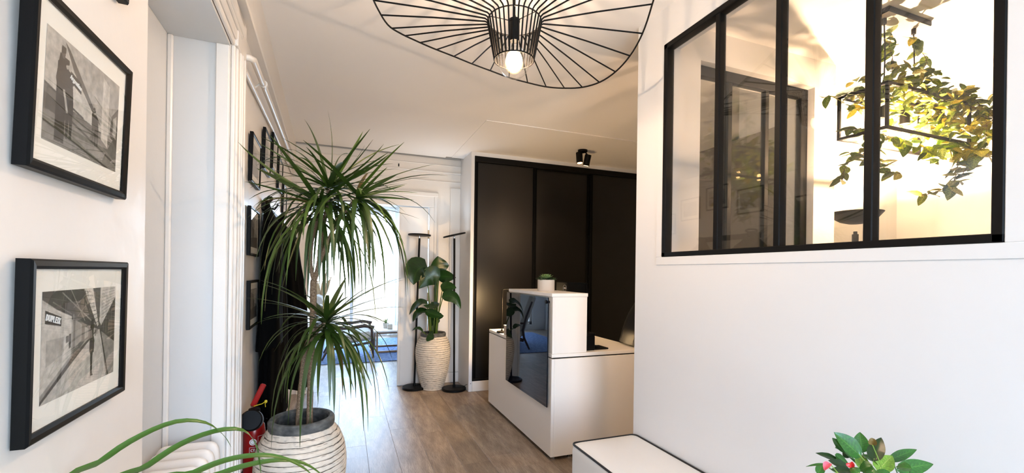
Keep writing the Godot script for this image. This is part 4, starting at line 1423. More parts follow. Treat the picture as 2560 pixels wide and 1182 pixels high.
# ---------------------------------------------------------------- wire pendant
func pendant() -> void:
	var ax := Vector3(0.621, 0, -1.636)
	var t := thing("wire_pendant", "large wavy brimmed black wire pendant lamp with a clear globe bulb", "lamp", ax)
	var keys := [[-180, 2.40], [-155, 2.33], [-130, 2.30], [-105, 2.31], [-85, 2.33], [-69, 2.342], [-57, 2.337], [-47, 2.353], [-36, 2.37], [-24, 2.378], [-13, 2.377], [-3, 2.364], [8, 2.343], [18, 2.315], [29, 2.286], [39, 2.257], [50, 2.234], [60, 2.218], [71, 2.216], [82, 2.235], [92, 2.268], [101, 2.312], [109, 2.366], [125, 2.43], [145, 2.46], [162, 2.44], [180, 2.40]]
	var at_deg := func(a: float) -> float:
		a = wrapf(a, -180.0, 180.0)
		for i in keys.size() - 1:
			if a <= keys[i + 1][0]:
				var p0: float = keys[maxi(i - 1, 0)][1]
				var p3: float = keys[mini(i + 2, keys.size() - 1)][1]
				return cubic_interpolate(keys[i][1], keys[i + 1][1], p0, p3, (a - keys[i][0]) / (keys[i + 1][0] - keys[i][0]))
		return keys[0][1]
	var R := 0.55
	var b := MB.new()
	var pts := []
	for k in 144:
		var a := k * 2.5 - 180.0
		pts.push_back(Vector3(R * sin(deg_to_rad(a)), at_deg.call(a), -R * cos(deg_to_rad(a))))
	b.tube(pts, 0.0037, 8, true)
	obj("rim_wire", b, M.black_metal, t)
	for q in [[0.106, 2.294, 0.0028], [0.0785, 2.139, 0.0028]]:
		b = MB.new()
		pts = []
		for k in 48:
			var a := TAU * k / 48
			pts.push_back(Vector3(q[0] * sin(a), q[1], q[0] * cos(a)))
		b.tube(pts, q[2], 8, true)
		obj("ring", b, M.black_metal, t)
	for k in 35:
		var deg := 7.8 + k * 360.0 / 35
		var a := deg_to_rad(deg)
		var d := Vector3(sin(a), 0, -cos(a))
		var rim: Vector3 = d * R + Vector3(0, at_deg.call(deg), 0)
		var top := d * 0.108 + Vector3(0, 2.296, 0)
		b = MB.new()
		b.tube([rim, rim.lerp(top, 0.5) + Vector3(0, 0.004, 0), d * 0.118 + Vector3(0, 2.298 + (rim.y - 2.296) * 0.02, 0), d * 0.109 + Vector3(0, 2.293, 0), d * 0.106 + Vector3(0, 2.279, 0), d * 0.079 + Vector3(0, 2.139, 0)], 0.0031, 6)
		obj("spoke", b, M.black_metal, t)
	for k in 3:
		var a := k * TAU / 3 + 0.5
		b = MB.new()
		b.tube([Vector3(0, 2.294, 0), Vector3(0.106 * sin(a), 2.294, 0.106 * cos(a))], 0.0018, 6)
		obj("spider_arm", b, M.black_metal, t)
	b = MB.new()
	b.lathe([Vector2(0, 2.214), Vector2(0.019, 2.214), Vector2(0.0205, 2.219), Vector2(0.0205, 2.289), Vector2(0.022, 2.291), Vector2(0.022, 2.301), Vector2(0.006, 2.307), Vector2(0.004, 2.319), Vector2(0, 2.319)], 24)
	obj("socket", b, M.black_plastic, t)
	b = MB.new()
	b.tube([Vector3(0, 2.309, 0), Vector3(0, 2.58, 0)], 0.0032, 8)
	obj("cord", b, M.black_plastic, t)
	b = MB.new()
	b.lathe([Vector2(0, 2.572), Vector2(0.05, 2.572), Vector2(0.054, 2.578), Vector2(0.054, 2.60), Vector2(0, 2.60)], 28)
	obj("canopy", b, M.black_metal, t)
	b = MB.new()
	var prof := [Vector2(0.0, 2.066)]
	for k in 15:
		var e := deg_to_rad(-80.0 + k * 10.3)
		prof.push_back(Vector2(0.062 * cos(e), 2.128 + 0.062 * sin(e)))
	prof.push_back(Vector2(0.018, 2.195)); prof.push_back(Vector2(0.014, 2.216))
	b.lathe(prof, 32)
	obj("bulb", b, M.bulb_glass, t)
	b = MB.new()
	b.ball(Vector3(0, 2.135, 0), Vector3(0.034, 0.044, 0.034), 18, 12)
	var g: StandardMaterial3D = M.glow_warm.duplicate()
	g.resource_name = "filament_glow"
	g.emission_energy_multiplier = 22.0
	obj("filament", b, g, t)
	bulb_light("bulb_light", Vector3(0, 2.135, 0), Color(1.0, 0.86, 0.72), 0.75, 0.010, t)

# ---------------------------------------------------------------- framed photographs
var warp := 1.0    # prints are laid out as seen from the near end of the wall

func poly(im: Image, pts: Array, c: Color, soft := 1.0) -> void:
	var W := im.get_width()
	var H := im.get_height()
	var p := PackedVector2Array()
	var lo := Vector2(1e9, 1e9)
	var hi := Vector2(-1e9, -1e9)
	for q in pts:
		var s := Vector2(q[0] / (q[0] + (1.0 - q[0]) * warp) * W, q[1] * H)
		p.push_back(s)
		lo = lo.min(s); hi = hi.max(s)
	for y in range(maxi(0, int(lo.y)), mini(H, int(hi.y) + 2)):
		for x in range(maxi(0, int(lo.x)), mini(W, int(hi.x) + 2)):
			if Geometry2D.is_point_in_polygon(Vector2(x + 0.5, y + 0.5), p):
				im.set_pixel(x, y, im.get_pixel(x, y).lerp(c, soft))

func dash(im: Image, ax: float, ay: float, bx: float, by: float, w: float, c: Color, soft := 1.0) -> void:
	var d := Vector2(bx - ax, by - ay)
	var s := Vector2(-d.y, d.x * 1.0).normalized() * w * 0.5
	poly(im, [[ax + s.x, ay + s.y], [bx + s.x, by + s.y], [bx - s.x, by - s.y], [ax - s.x, ay - s.y]], c, soft)

func figure(im: Image, x: float, y0: float, y1: float, c: Color, skin: Color, lean := 0.0) -> void:
	var h := y1 - y0
	var k := h * float(im.get_height()) / im.get_width()
	var e := []
	for i in 14:
		var a := TAU * i / 14
		e.push_back([x + lean * k + 0.042 * k * cos(a), y0 + 0.065 * h + 0.06 * h * sin(a)])
	poly(im, e, skin)
	poly(im, [[x + lean * k - 0.045 * k, y0 - 0.005 * h], [x + lean * k + 0.045 * k, y0 - 0.005 * h], [x + lean * k + 0.05 * k, y0 + 0.05 * h], [x + lean * k - 0.05 * k, y0 + 0.08 * h]], c)
	poly(im, [[x + lean * k * 0.8 - 0.06 * k, y0 + 0.13 * h], [x + lean * k * 0.8 + 0.06 * k, y0 + 0.13 * h], [x + lean * k * 0.7 + 0.12 * k, y0 + 0.19 * h], [x + 0.10 * k, y0 + 0.52 * h], [x - 0.105 * k, y0 + 0.52 * h], [x + lean * k * 0.7 - 0.12 * k, y0 + 0.19 * h]], c)
	poly(im, [[x - 0.10 * k, y0 + 0.5 * h], [x + 0.005 * k, y0 + 0.5 * h], [x - 0.015 * k, y1], [x - 0.075 * k, y1]], c)
	poly(im, [[x, y0 + 0.5 * h], [x + 0.10 * k, y0 + 0.5 * h], [x + 0.085 * k, y1], [x + 0.025 * k, y1]], c)

func grey(v: float) -> Color:
	return Color(v, v * 0.985, v * 0.94)

func print_image(kind: int) -> ImageTexture:
	var W := 320
	var H := 224
	var im := Image.create(W, H, false, Image.FORMAT_RGB8)
	var f := FastNoiseLite.new(); f.seed = 90 + kind; f.frequency = 0.02
	for y in H:
		for x in W:
			var v := 0.62 - 0.12 * float(y) / H + 0.05 * f.get_noise_2d(x, y)
			if kind == 1:
				v = 0.66 - 0.10 * float(x) / W + 0.04 * f.get_noise_2d(x, y)
			im.set_pixel(x, y, grey(v))
	warp = 1.377 if kind < 2 else 1.0
	if kind == 0:
		# station platform with a sign, a glazed roof and a lone walker
		poly(im, [[0, 0], [1, 0], [1, 0.25], [0.80, 0.46], [0.44, 0.30], [0, 0.07]], grey(0.22))
		poly(im, [[0.58, 0], [0.70, 0], [0.79, 0.40], [0.77, 0.42]], grey(0.72))
		poly(im, [[0.80, 0], [1, 0], [1, 0.12], [0.82, 0.42], [0.79, 0.36]], grey(0.70))
		poly(im, [[0.70, 0], [0.80, 0], [0.795, 0.40], [0.785, 0.40]], grey(0.30))
		for k in 9:
			dash(im, 0.55 + 0.024 * k, 0.02 + 0.045 * k, 0.68 + 0.013 * k, 0.04 + 0.04 * k, 0.006, grey(0.25), 0.8)
			dash(im, 0.82 + 0.0 * k, 0.34 - 0.038 * k, 0.99, 0.24 - 0.028 * k, 0.004, grey(0.35), 0.8)
		dash(im, 0.28, 0.02, 0.75, 0.40, 0.014, grey(0.5)); dash(im, 0.40, 0.0, 0.60, 0.33, 0.008, grey(0.55))
		dash(im, 0.44, 0.18, 0.66, 0.02, 0.007, grey(0.5)); dash(im, 0.5, 0.27, 0.68, 0.10, 0.006, grey(0.5)); dash(im, 0.15, 0.10, 0.42, 0.24, 0.01, grey(0.42))
		poly(im, [[0, 0.10], [0.42, 0.26], [0.42, 0.64], [0, 0.92]], grey(0.70))
		for k in 8:
			dash(im, 0, 0.14 + 0.028 * k, 0.42, 0.285 + 0.02 * k, 0.003, grey(0.60), 0.7)
		poly(im, [[0.07, 0.44], [0.32, 0.44], [0.32, 0.60], [0.07, 0.68]], grey(0.60))
		poly(im, [[0.345, 0.44], [0.385, 0.44], [0.385, 0.50], [0.345, 0.51]], grey(0.32)); poly(im, [[0.39, 0.43], [0.415, 0.43], [0.415, 0.56], [0.39, 0.57]], grey(0.25))
		poly(im, [[0.44, 0.25], [0.62, 0.37], [0.72, 0.44], [0.72, 0.50], [0.60, 0.54], [0.44, 0.68]], grey(0.34))
		poly(im, [[0.47, 0.30], [0.56, 0.36], [0.56, 0.52], [0.47, 0.58]], grey(0.52)); poly(im, [[0.60, 0.39], [0.65, 0.42], [0.65, 0.50], [0.60, 0.52]], grey(0.55))
		dash(im, 0.445, 0.24, 0.44, 0.68, 0.016, grey(0.45))
		poly(im, [[0, 1], [0.0, 0.97], [0.46, 0.66], [0.76, 0.46], [0.81, 0.45], [0.90, 1]], grey(0.66))
		poly(im, [[0, 0.97], [0.44, 0.66], [0.74, 0.47], [0.74, 0.485], [0.46, 0.70], [0, 1.0]], grey(0.24))
		poly(im, [[0.80, 0.45], [1, 0.20], [1, 0.82], [0.93, 0.90]], grey(0.20)); poly(im, [[0.81, 0.47], [1, 0.64], [1, 1], [0.94, 1]], grey(0.48)); dash(im, 0.81, 0.46, 0.925, 1.0, 0.014, grey(0.12))
		for k in 5:
			dash(im, 0.85 + 0.035 * k, 0.37 - 0.03 * k, 0.85 + 0.035 * k, 0.48 + 0.03 * k, 0.006, grey(0.4), 0.7)
		poly(im, [[0.045, 0.168], [0.275, 0.25], [0.275, 0.335], [0.045, 0.285]], grey(0.10))
		poly(im, [[0.685, 0.34], [0.715, 0.33], [0.725, 0.40], [0.72, 0.50], [0.735, 0.56], [0.73, 0.68], [0.715, 0.69], [0.712, 0.90], [0.725, 0.93], [0.69, 0.93], [0.685, 0.70], [0.67, 0.66], [0.675, 0.42]], grey(0.09))
		figure(im, 0.745, 0.44, 0.52, grey(0.15), grey(0.3)); figure(im, 0.765, 0.44, 0.50, grey(0.2), grey(0.3))
	elif kind == 1:
		# two dancing couples on a platform
		poly(im, [[0, 0.50], [0.55, 0.62], [1, 0.68], [1, 1], [0, 1]], grey(0.36))
		poly(im, [[0, 0.74], [0.38, 0.66], [0.80, 0.78], [1, 0.9], [1, 1], [0, 1]], grey(0.45))
		poly(im, [[0, 0.58], [0.40, 0.66], [0.30, 0.74], [0, 0.72]], grey(0.25))
		poly(im, [[0.26, 0.02], [0.33, 0.06], [0.78, 0.58], [0.72, 0.56], [0.44, 0.30]], grey(0.30)); poly(im, [[0.36, 0.20], [0.72, 0.56], [0.70, 0.64], [0.36, 0.60]], grey(0.70))
		poly(im, [[0.79, 0.05], [0.88, 0.1], [0.88, 0.78], [0.79, 0.72]], grey(0.70)); poly(im, [[0.92, 0.40], [1, 0.26], [1, 0.74], [0.90, 0.62]], grey(0.28)); poly(im, [[0.94, 0.42], [0.985, 0.36], [0.985, 0.64], [0.94, 0.60]], grey(0.6))
		dash(im, 0.0, 0.83, 0.9, 1.0, 0.02, grey(0.20)); dash(im, 0.35, 0.70, 1.0, 0.92, 0.022, grey(0.22)); dash(im, 0.0, 0.50, 0.55, 0.62, 0.02, grey(0.24))
		
		poly(im, [[0.20, 0.15], [0.30, 0.17], [0.335, 0.30], [0.31, 0.40], [0.29, 0.95], [0.17, 0.96], [0.17, 0.45], [0.155, 0.40]], grey(0.10)); figure(im, 0.245, 0.08, 0.96, grey(0.09), grey(0.28)); figure(im, 0.355, 0.17, 0.90, grey(0.12), grey(0.62), -0.10)
		dash(im, 0.30, 0.33, 0.40, 0.36, 0.03, grey(0.15)); dash(im, 0.27, 0.46, 0.33, 0.66, 0.03, grey(0.6))
		figure(im, 0.69, 0.44, 0.80, grey(0.16), grey(0.6)); figure(im, 0.73, 0.46, 0.83, grey(0.12), grey(0.6), -0.12)
		dash(im, 0.64, 0.80, 0.70, 0.66, 0.018, grey(0.3))
		poly(im, [[0.355, 0.25], [0.505, 0.295], [0.505, 0.40], [0.355, 0.345]], grey(0.08))
	else:
		poly(im, [[0, 0.55 + 0.04 * kind], [1, 0.62], [1, 1], [0, 1]], grey(0.28))
		poly(im, [[0.1, 0.1], [0.5, 0.2], [0.5, 0.6], [0.1, 0.7]], grey(0.45)); poly(im, [[0.6, 0.05], [0.95, 0.0], [0.95, 0.55], [0.6, 0.5]], grey(0.78 - 0.1 * kind * 0.3))
		for k in 5:
			dash(im, 0.08 + 0.19 * k, 0.0, 0.12 + 0.17 * k, 0.6, 0.01, grey(0.3), 0.6)
		figure(im, 0.3 + 0.07 * (kind % 4), 0.25, 0.85, grey(0.12), grey(0.5)); figure(im, 0.42 + 0.07 * (kind % 4), 0.3, 0.87, grey(0.16), grey(0.55))
	# soften the drawing and give it film grain
	im.resize(W * 5 / 8, H * 5 / 8, Image.INTERPOLATE_LANCZOS)
	im.resize(W, H, Image.INTERPOLATE_CUBIC)
	var g := FastNoiseLite.new(); g.seed = 7; g.frequency = 0.35
	for y in H:
		for x in W:
			var v := im.get_pixel(x, y).r
			v = clampf(v * (1.0 + 0.18 * f.get_noise_2d(x * 2.0 + 70.0, y * 2.0)) + 0.03 * g.get_noise_2d(x, y), 0.02, 0.97)
			im.set_pixel(x, y, grey(v))
	return ImageTexture.create_from_image(im)

func frames() -> void:
	var w := 0.285
	var h := 0.236
	var mats := []
	for k in 5:
		var m := smat("photo_print_%d" % k, Color.WHITE, 0.6)
		m.albedo_texture = print_image(k)
		mats.push_back(m)
	# nearest edge along the wall, foot height, print, tilt, label
	var list := [
		[0.719, 1.064, 0, 0.012, "lower of the near frames, a platform photograph with the station sign DUPLEIX"],
		[0.714, 1.414, 1, 0.03, "middle near frame, a photograph of dancing couples below a sign reading Argentine"],
		[0.714, 1.769, 2, 0.03, "topmost of the near frames, only its bottom corner in view"],
		[2.40, 1.714, 3, 0.02, "upper framed photograph next to the window niche casing on the far stretch of wall"],
		[2.84, 1.868, 2, 0.02, "second framed photograph from the casing in the upper row"],
		[3.235, 1.954, 4, 0.02, "highest hanging framed photograph of the upper row above the robes"],
		[3.61, 1.888, 3, 0.02, "fourth framed photograph of the upper row, behind the dracaena leaves"],
		[3.99, 1.755, 2, 0.02, "last framed photograph of the upper row, lowest and nearest the wall corner"],
		[2.385, 1.357, 4, 0.006, "grey framed photograph in the middle between casing and robes"],
		[2.40, 1.0, 2, 0.003, "lowest framed photograph between the casing and the robes"]]
	for q in list:
		var t := thing("picture_frame", "black framed photograph", "picture frame", on_left(q[0] + w * 0.5, q[1], 0.0025), 0.0, "framed black and white photographs on the left wall")
		t.set_meta("label", q[4])
		t.basis = Basis(Vector3.UP, WALL_TURN) * Basis(Vector3.RIGHT, q[3])
		var b := MB.new()
		var f := 0.013
		# mitred bars with a bevelled face
		for side in 4:
			var L := w if side % 2 == 0 else h
			var P := h if side % 2 == 0 else w
			var prof := [Vector2(0, 0), Vector2(0, 0.0135), Vector2(0.0025, 0.016), Vector2(0.009, 0.0155), Vector2(f, 0.0125), Vector2(f, 0.002)]
			for i in prof.size() - 1:
				var p0: Vector2 = prof[i]
				var p1: Vector2 = prof[i + 1]
				var c := [Vector3(-L * 0.5 + p0.x, -P * 0.5 + p0.x, p0.y), Vector3(L * 0.5 - p0.x, -P * 0.5 + p0.x, p0.y), Vector3(L * 0.5 - p1.x, -P * 0.5 + p1.x, p1.y), Vector3(-L * 0.5 + p1.x, -P * 0.5 + p1.x, p1.y)]
				var nn := Vector3(0, -(p1.y - p0.y), p1.x - p0.x).normalized()
				var r := Basis(Vector3(0, 0, 1), side * PI / 2)
				var o := Vector3(0, h * 0.5, 0)
				b.quad(o + r * c[0], o + r * c[1], o + r * c[2], o + r * c[3], r * nn)
		obj("frame", b, M.frame_black, t)
		b = MB.new()
		b.box(Vector3(0, h * 0.5, 0.003), Vector3(w - 0.006, h - 0.006, 0.004), 0.0)
		obj("backing", b, M.black_plastic, t)
		b = MB.new()
		b.box(Vector3(0, h * 0.5, 0.0085), Vector3(w - 0.02, h - 0.02, 0.002), 0.0)
		obj("mat_board", b, M.mat_board, t)
		b = MB.new()
		b.quad(Vector3(-0.107, h * 0.5 - 0.075, 0.0098), Vector3(0.107, h * 0.5 - 0.075, 0.0098), Vector3(0.107, h * 0.5 + 0.075, 0.0098), Vector3(-0.107, h * 0.5 + 0.075, 0.0098), Vector3(0, 0, 1), Vector2(0, 1), Vector2(1, 1), Vector2(1, 0), Vector2(0, 0))
		var pr := obj("print", b, mats[q[2]], t)
		if q[2] == 0:
			text("lettering", "DUPLEIX", 0.0086, M.print_white, pr, Vector3(-0.107 + 0.122 * 0.214, h * 0.5 + 0.075 - 0.258 * 0.15, 0.0101), Vector3(0, 0, -0.25), 0.74)
		elif q[2] == 1 and q[0] < 1.0:
			text("lettering", "Argentine", 0.0062, M.print_white, pr, Vector3(-0.107 + 0.352 * 0.214, h * 0.5 + 0.075 - 0.325 * 0.15, 0.0101), Vector3(0, 0, -0.25), 0.78)
		b = MB.new()
		b.quad(Vector3(-w * 0.5 + 0.012, 0.012, 0.0122), Vector3(w * 0.5 - 0.012, 0.012, 0.0122), Vector3(w * 0.5 - 0.012, h - 0.012, 0.0122), Vector3(-w * 0.5 + 0.012, h - 0.012, 0.0122), Vector3(0, 0, 1))
		obj("glass", b, M.picture_glass, t)

# ---------------------------------------------------------------- plants in ribbed pots
func ribbed_pot(t: Node3D) -> void:
	var prof := []
	var keys := [Vector2(0.118, 0.0), Vector2(0.140, 0.08), Vector2(0.168, 0.20), Vector2(0.187, 0.32), Vector2(0.193, 0.41), Vector2(0.184, 0.49), Vector2(0.163, 0.545), Vector2(0.138, 0.583)]
	var c := Curve2D.new()
	for i in keys.size():
		var d: Vector2 = (keys[mini(i + 1, keys.size() - 1)] - keys[maxi(i - 1, 0)]) / 6.0
		c.add_point(keys[i], -d, d)
	var bands := 26
	prof.push_back(Vector2(0, 0)); prof.push_back(Vector2(0.112, 0))
	var n := bands * 6
	for i in n + 1:
		var f := float(i) / n
		# radius at a height of f
		var y := 0.583 * f
		var r := 0.118
		for k in keys.size() - 1:
			if y >= keys[k].y and y <= keys[k + 1].y + 1e-6:
				r = cubic_interpolate(keys[k].x, keys[k + 1].x, keys[maxi(k - 1, 0)].x, keys[mini(k + 2, keys.size() - 1)].x, (y - keys[k].y) / (keys[k + 1].y - keys[k].y))
		var g := absf(f * bands - roundf(f * bands))
		prof.push_back(Vector2(r - 0.0032 * (1.0 - smoothstep(0.0, 0.16, g)), y))
	var b := MB.new()
	b.lathe(prof, 72)
	obj("pot", b, M.pot_glaze, t)
	b = MB.new()
	b.lathe([Vector2(0.136, 0.578), Vector2(0.139, 0.592), Vector2(0.139, 0.612), Vector2(0.132, 0.622), Vector2(0.118, 0.622), Vector2(0.111, 0.612), Vector2(0.113, 0.58), Vector2(0.15, 0.50), Vector2(0.15, 0.44)], 56)
	obj("rim", b, M.pot_rim, t).set_meta("label", "worn grey rim")
	b = MB.new()
	b.lathe([Vector2(0.152, 0.50), Vector2(0.0, 0.505)], 32)
	obj("soil", b, M.soil, t)

func dracaena() -> void:
	var at := Vector3(-0.174, 0, -2.207)
	var t := thing("dracaena", "tall two stemmed dracaena with strap leaves in a fat ribbed white pot", "plant", at)
	ribbed_pot(t)
	for s in DRACAENA_STEMS:
		var c := Curve3D.new()
		c.bake_interval = 0.01
		var P: Array = s[0]
		for i in P.size():
			var d: Vector3 = (P[mini(i + 1, P.size() - 1)] - P[maxi(i - 1, 0)]) / 6.0
			c.add_point(P[i] - at, -d, d)
		var pts := []
		var rad := []
		var n := 40
		for i in n + 1:
			var f := float(i) / n
			var p := c.sample_baked(c.get_baked_length() * f)
			if i == 0 and p.y < 0.62:
				p.y = 0.49
			pts.push_back(p)
			rad.push_back(lerpf(s[1], s[2], f) * (1.0 + 0.05 * sin(i * 2.6) + 0.03 * sin(i * 1.1)))
		var b := MB.new()
		b.tube(pts, rad, 12)
		obj("trunk", b, M.bark, t)
	var kinds := [M.green_dark, M.green_dark, M.green_mid, M.green_dark]
	var i := 0
	for q in DRACAENA_LEAVES:
		var b := strap_leaf(q[0] - at, q[1] - at, q[2] - at, 0.024 * q[3], 10)
		obj("leaf", b, kinds[i % 4], t)
		i += 1
	var rng := RandomNumberGenerator.new()
	rng.seed = 31
	# drooping skirts of older leaves below every growing tip
	var heads := [[0, 46, 0.48, 0.40], [1, 36, 0.46, 0.35], [2, 46, 0.50, 0.30], [3, 58, 0.47, 0.50]]
	for hd in heads:
		var o: Vector3 = DRACAENA_HEADS[hd[0]] - at
		for k: int in int(hd[1]):
			var a := k * 2.39996 + rng.randf() * 0.3
			var f: float = float(k) / hd[1]
			var e: float = lerpf(hd[3], -0.25, f) + rng.randf_range(-0.15, 0.15)
			var L: float = hd[2] * rng.randf_range(0.62, 1.15)
			var d := Vector3(cos(a) * cos(e), sin(e), sin(a) * cos(e))
			var start := o + Vector3(0, -0.10 * f + 0.03, 0)
			var mid := start + d * L * 0.5 + Vector3(0, 0.03, 0)
			# young leaves stand out stiffly, old ones arch over and hang
			var hang := smoothstep(0.05, 0.7, f)
			var flat := Vector3(d.x, 0, d.z)
			var tip := start + flat * L * lerpf(0.95, 0.50, hang) + Vector3(0, L * lerpf(0.25, -0.80, hang) + d.y * L * 0.3, 0)
			# keep clear of the wall
			tip.x = maxf(tip.x, -0.22); mid.x = maxf(mid.x, -0.22)
			var b := strap_leaf(start, mid, tip, 0.028 * rng.randf_range(0.65, 1.15), 9)
			obj("leaf", b, M.green_dry if rng.randf() < 0.04 else kinds[rng.randi_range(0, 3)], t)

func strelitzia() -> void:
	var at := Vector3(0.925, 0, -4.845)
	var t := thing("strelitzia", "broad leaved green plant in a slim ribbed white pot between the floor lamps", "plant", at)
	ribbed_pot(t)
	var cam := Vector3(-0.1, 0.75, 0.9).normalized()
	var i := 0
	for q in STRELITZIA_LEAVES:
		var a: Vector3 = q[0] - at
		var b := MB.new()
		var root := Vector3(a.x * 0.25 + 0.012 * sin(i * 2.1), 0.5, a.z * 0.2 + 0.012 * cos(i * 1.3))
		var pts := []
		for k in 9:
			pts.push_back(bez(root, Vector3(root.x + (a.x - root.x) * 0.25, lerpf(root.y, a.y, 0.6), root.z + (a.z - root.z) * 0.3), a, k / 8.0))
		b.tube(pts, [0.0085, 0.0082, 0.008, 0.0075, 0.007, 0.0062, 0.0055, 0.005, 0.004], 8)
		var st := obj("stalk", b, M.green_mid, t)
		var lf := broad_leaf(a, q[1] - at, q[2] - at, q[3] * 1.25, cam, q[4], 0.5, 12, 0.22, 0.05)
		obj("leaf", lf, M.green_glossy, t)
		lf = null
		i += 1
	var b2 := MB.new()
	b2.tube([Vector3(0.03, 0.5, -0.02), Vector3(0.028, 0.85, -0.02), Vector3(0.024, 1.10, -0.02), Vector3(0.022, 1.24, -0.015)], [0.014, 0.02, 0.022, 0.004], 10)
	obj("furled_leaf", b2, M.green_mid, t)
	for q in [[-0.03, 0.01, 0.98, -0.012], [-0.012, 0.02, 0.96, 0.012], [0.0, 0.015, 0.9, 0.05]]:
		b2 = MB.new()
		b2.tube([Vector3(q[3] * 0.5, 0.5, 0), Vector3(q[0] * 0.8, 0.75, q[1]), Vector3(q[0], q[2], q[1])], [0.007, 0.006, 0.002], 8)
		obj("stalk", b2, M.green_mid, t)

func lamps_by_pot() -> void:
	for q in [[Vector3(0.733, 0, -4.90), Vector3(0.035, 1.66, 0), -0.02, "black disc headed floor lamp left of the slim ribbed pot"], [Vector3(1.135, 0, -4.71), Vector3(-0.018, 1.66, 0), 0.24, "black disc headed floor lamp right of the slim ribbed pot with a tilted head"]]:
		var t := thing("floor_lamp", q[3], "lamp", q[0])
		var b := MB.new()
		b.lathe([Vector2(0, 0), Vector2(0.128, 0), Vector2(0.131, 0.004), Vector2(0.131, 0.022), Vector2(0.127, 0.026), Vector2(0.016, 0.028), Vector2(0.014, 0.06), Vector2(0, 0.06)], 48)
		obj("base", b, M.black_metal, t)
		b = MB.new()
		b.tube([Vector3(0, 0.03, 0), q[1]], 0.0115, 12)
		obj("pole", b, M.black_metal, t)
		b = MB.new()
		b.tube([q[1], q[1] + Vector3(0, 0.03, 0)], 0.007, 10)
		obj("joint", b, M.chrome, t)
		var bs := Basis(Vector3(0, 0, 1), q[2])
		b = MB.new()
		b.lathe([Vector2(0, -0.006), Vector2(0.122, -0.006), Vector2(0.125, -0.002), Vector2(0.125, 0.008), Vector2(0.118, 0.010), Vector2(0.116, 0.006), Vector2(0, 0.006)], 40, q[1] + Vector3(0, 0.034, 0), bs)
		obj("disc_head", b, M.black_metal, t)
		b = MB.new()
		b.lathe([Vector2(0.115, 0.006), Vector2(0.0, 0.008)], 32, q[1] + Vector3(0, 0.034, 0), bs)
		obj("diffuser", b, M.glow_cool, t)
		var up := SpotLight3D.new()
		up.name = "uplight"
		up.light_color = Color(0.86, 0.93, 1.0)
		up.light_energy = 0.06 if q[2] < 0.1 else 0.16
		up.light_size = 0.10
		up.spot_angle = 70.0
		up.spot_angle_attenuation = 0.8
		up.spot_range = 20.0
		up.spot_attenuation = 2.0
		up.shadow_enabled = true
		up.position = q[1] + Vector3(0, 0.034, 0) + bs * Vector3(0, 0.02, 0)
		up.basis = Basis.looking_at(bs * Vector3.UP, Vector3(0, 0, 1))
		t.add_child(up, true)
		b = MB.new()
		b.tube([Vector3(0.01, 0.03, -0.01), Vector3(0.08, 0.032, -0.05), Vector3(0.14, 0.006, -0.03), Vector3(0.16, 0.004, 0.04), Vector3(0.13, 0.004, -0.12)] if q[2] < 0.1 else [Vector3(0.01, 0.03, 0.01), Vector3(0.06, 0.032, 0.03), Vector3(0.10, 0.03, 0.02), Vector3(0.118, 0.06, 0.06), Vector3(0.152, 0.09, 0.142)], 0.0025, 6)
		obj("cable", b, M.black_plastic, t)

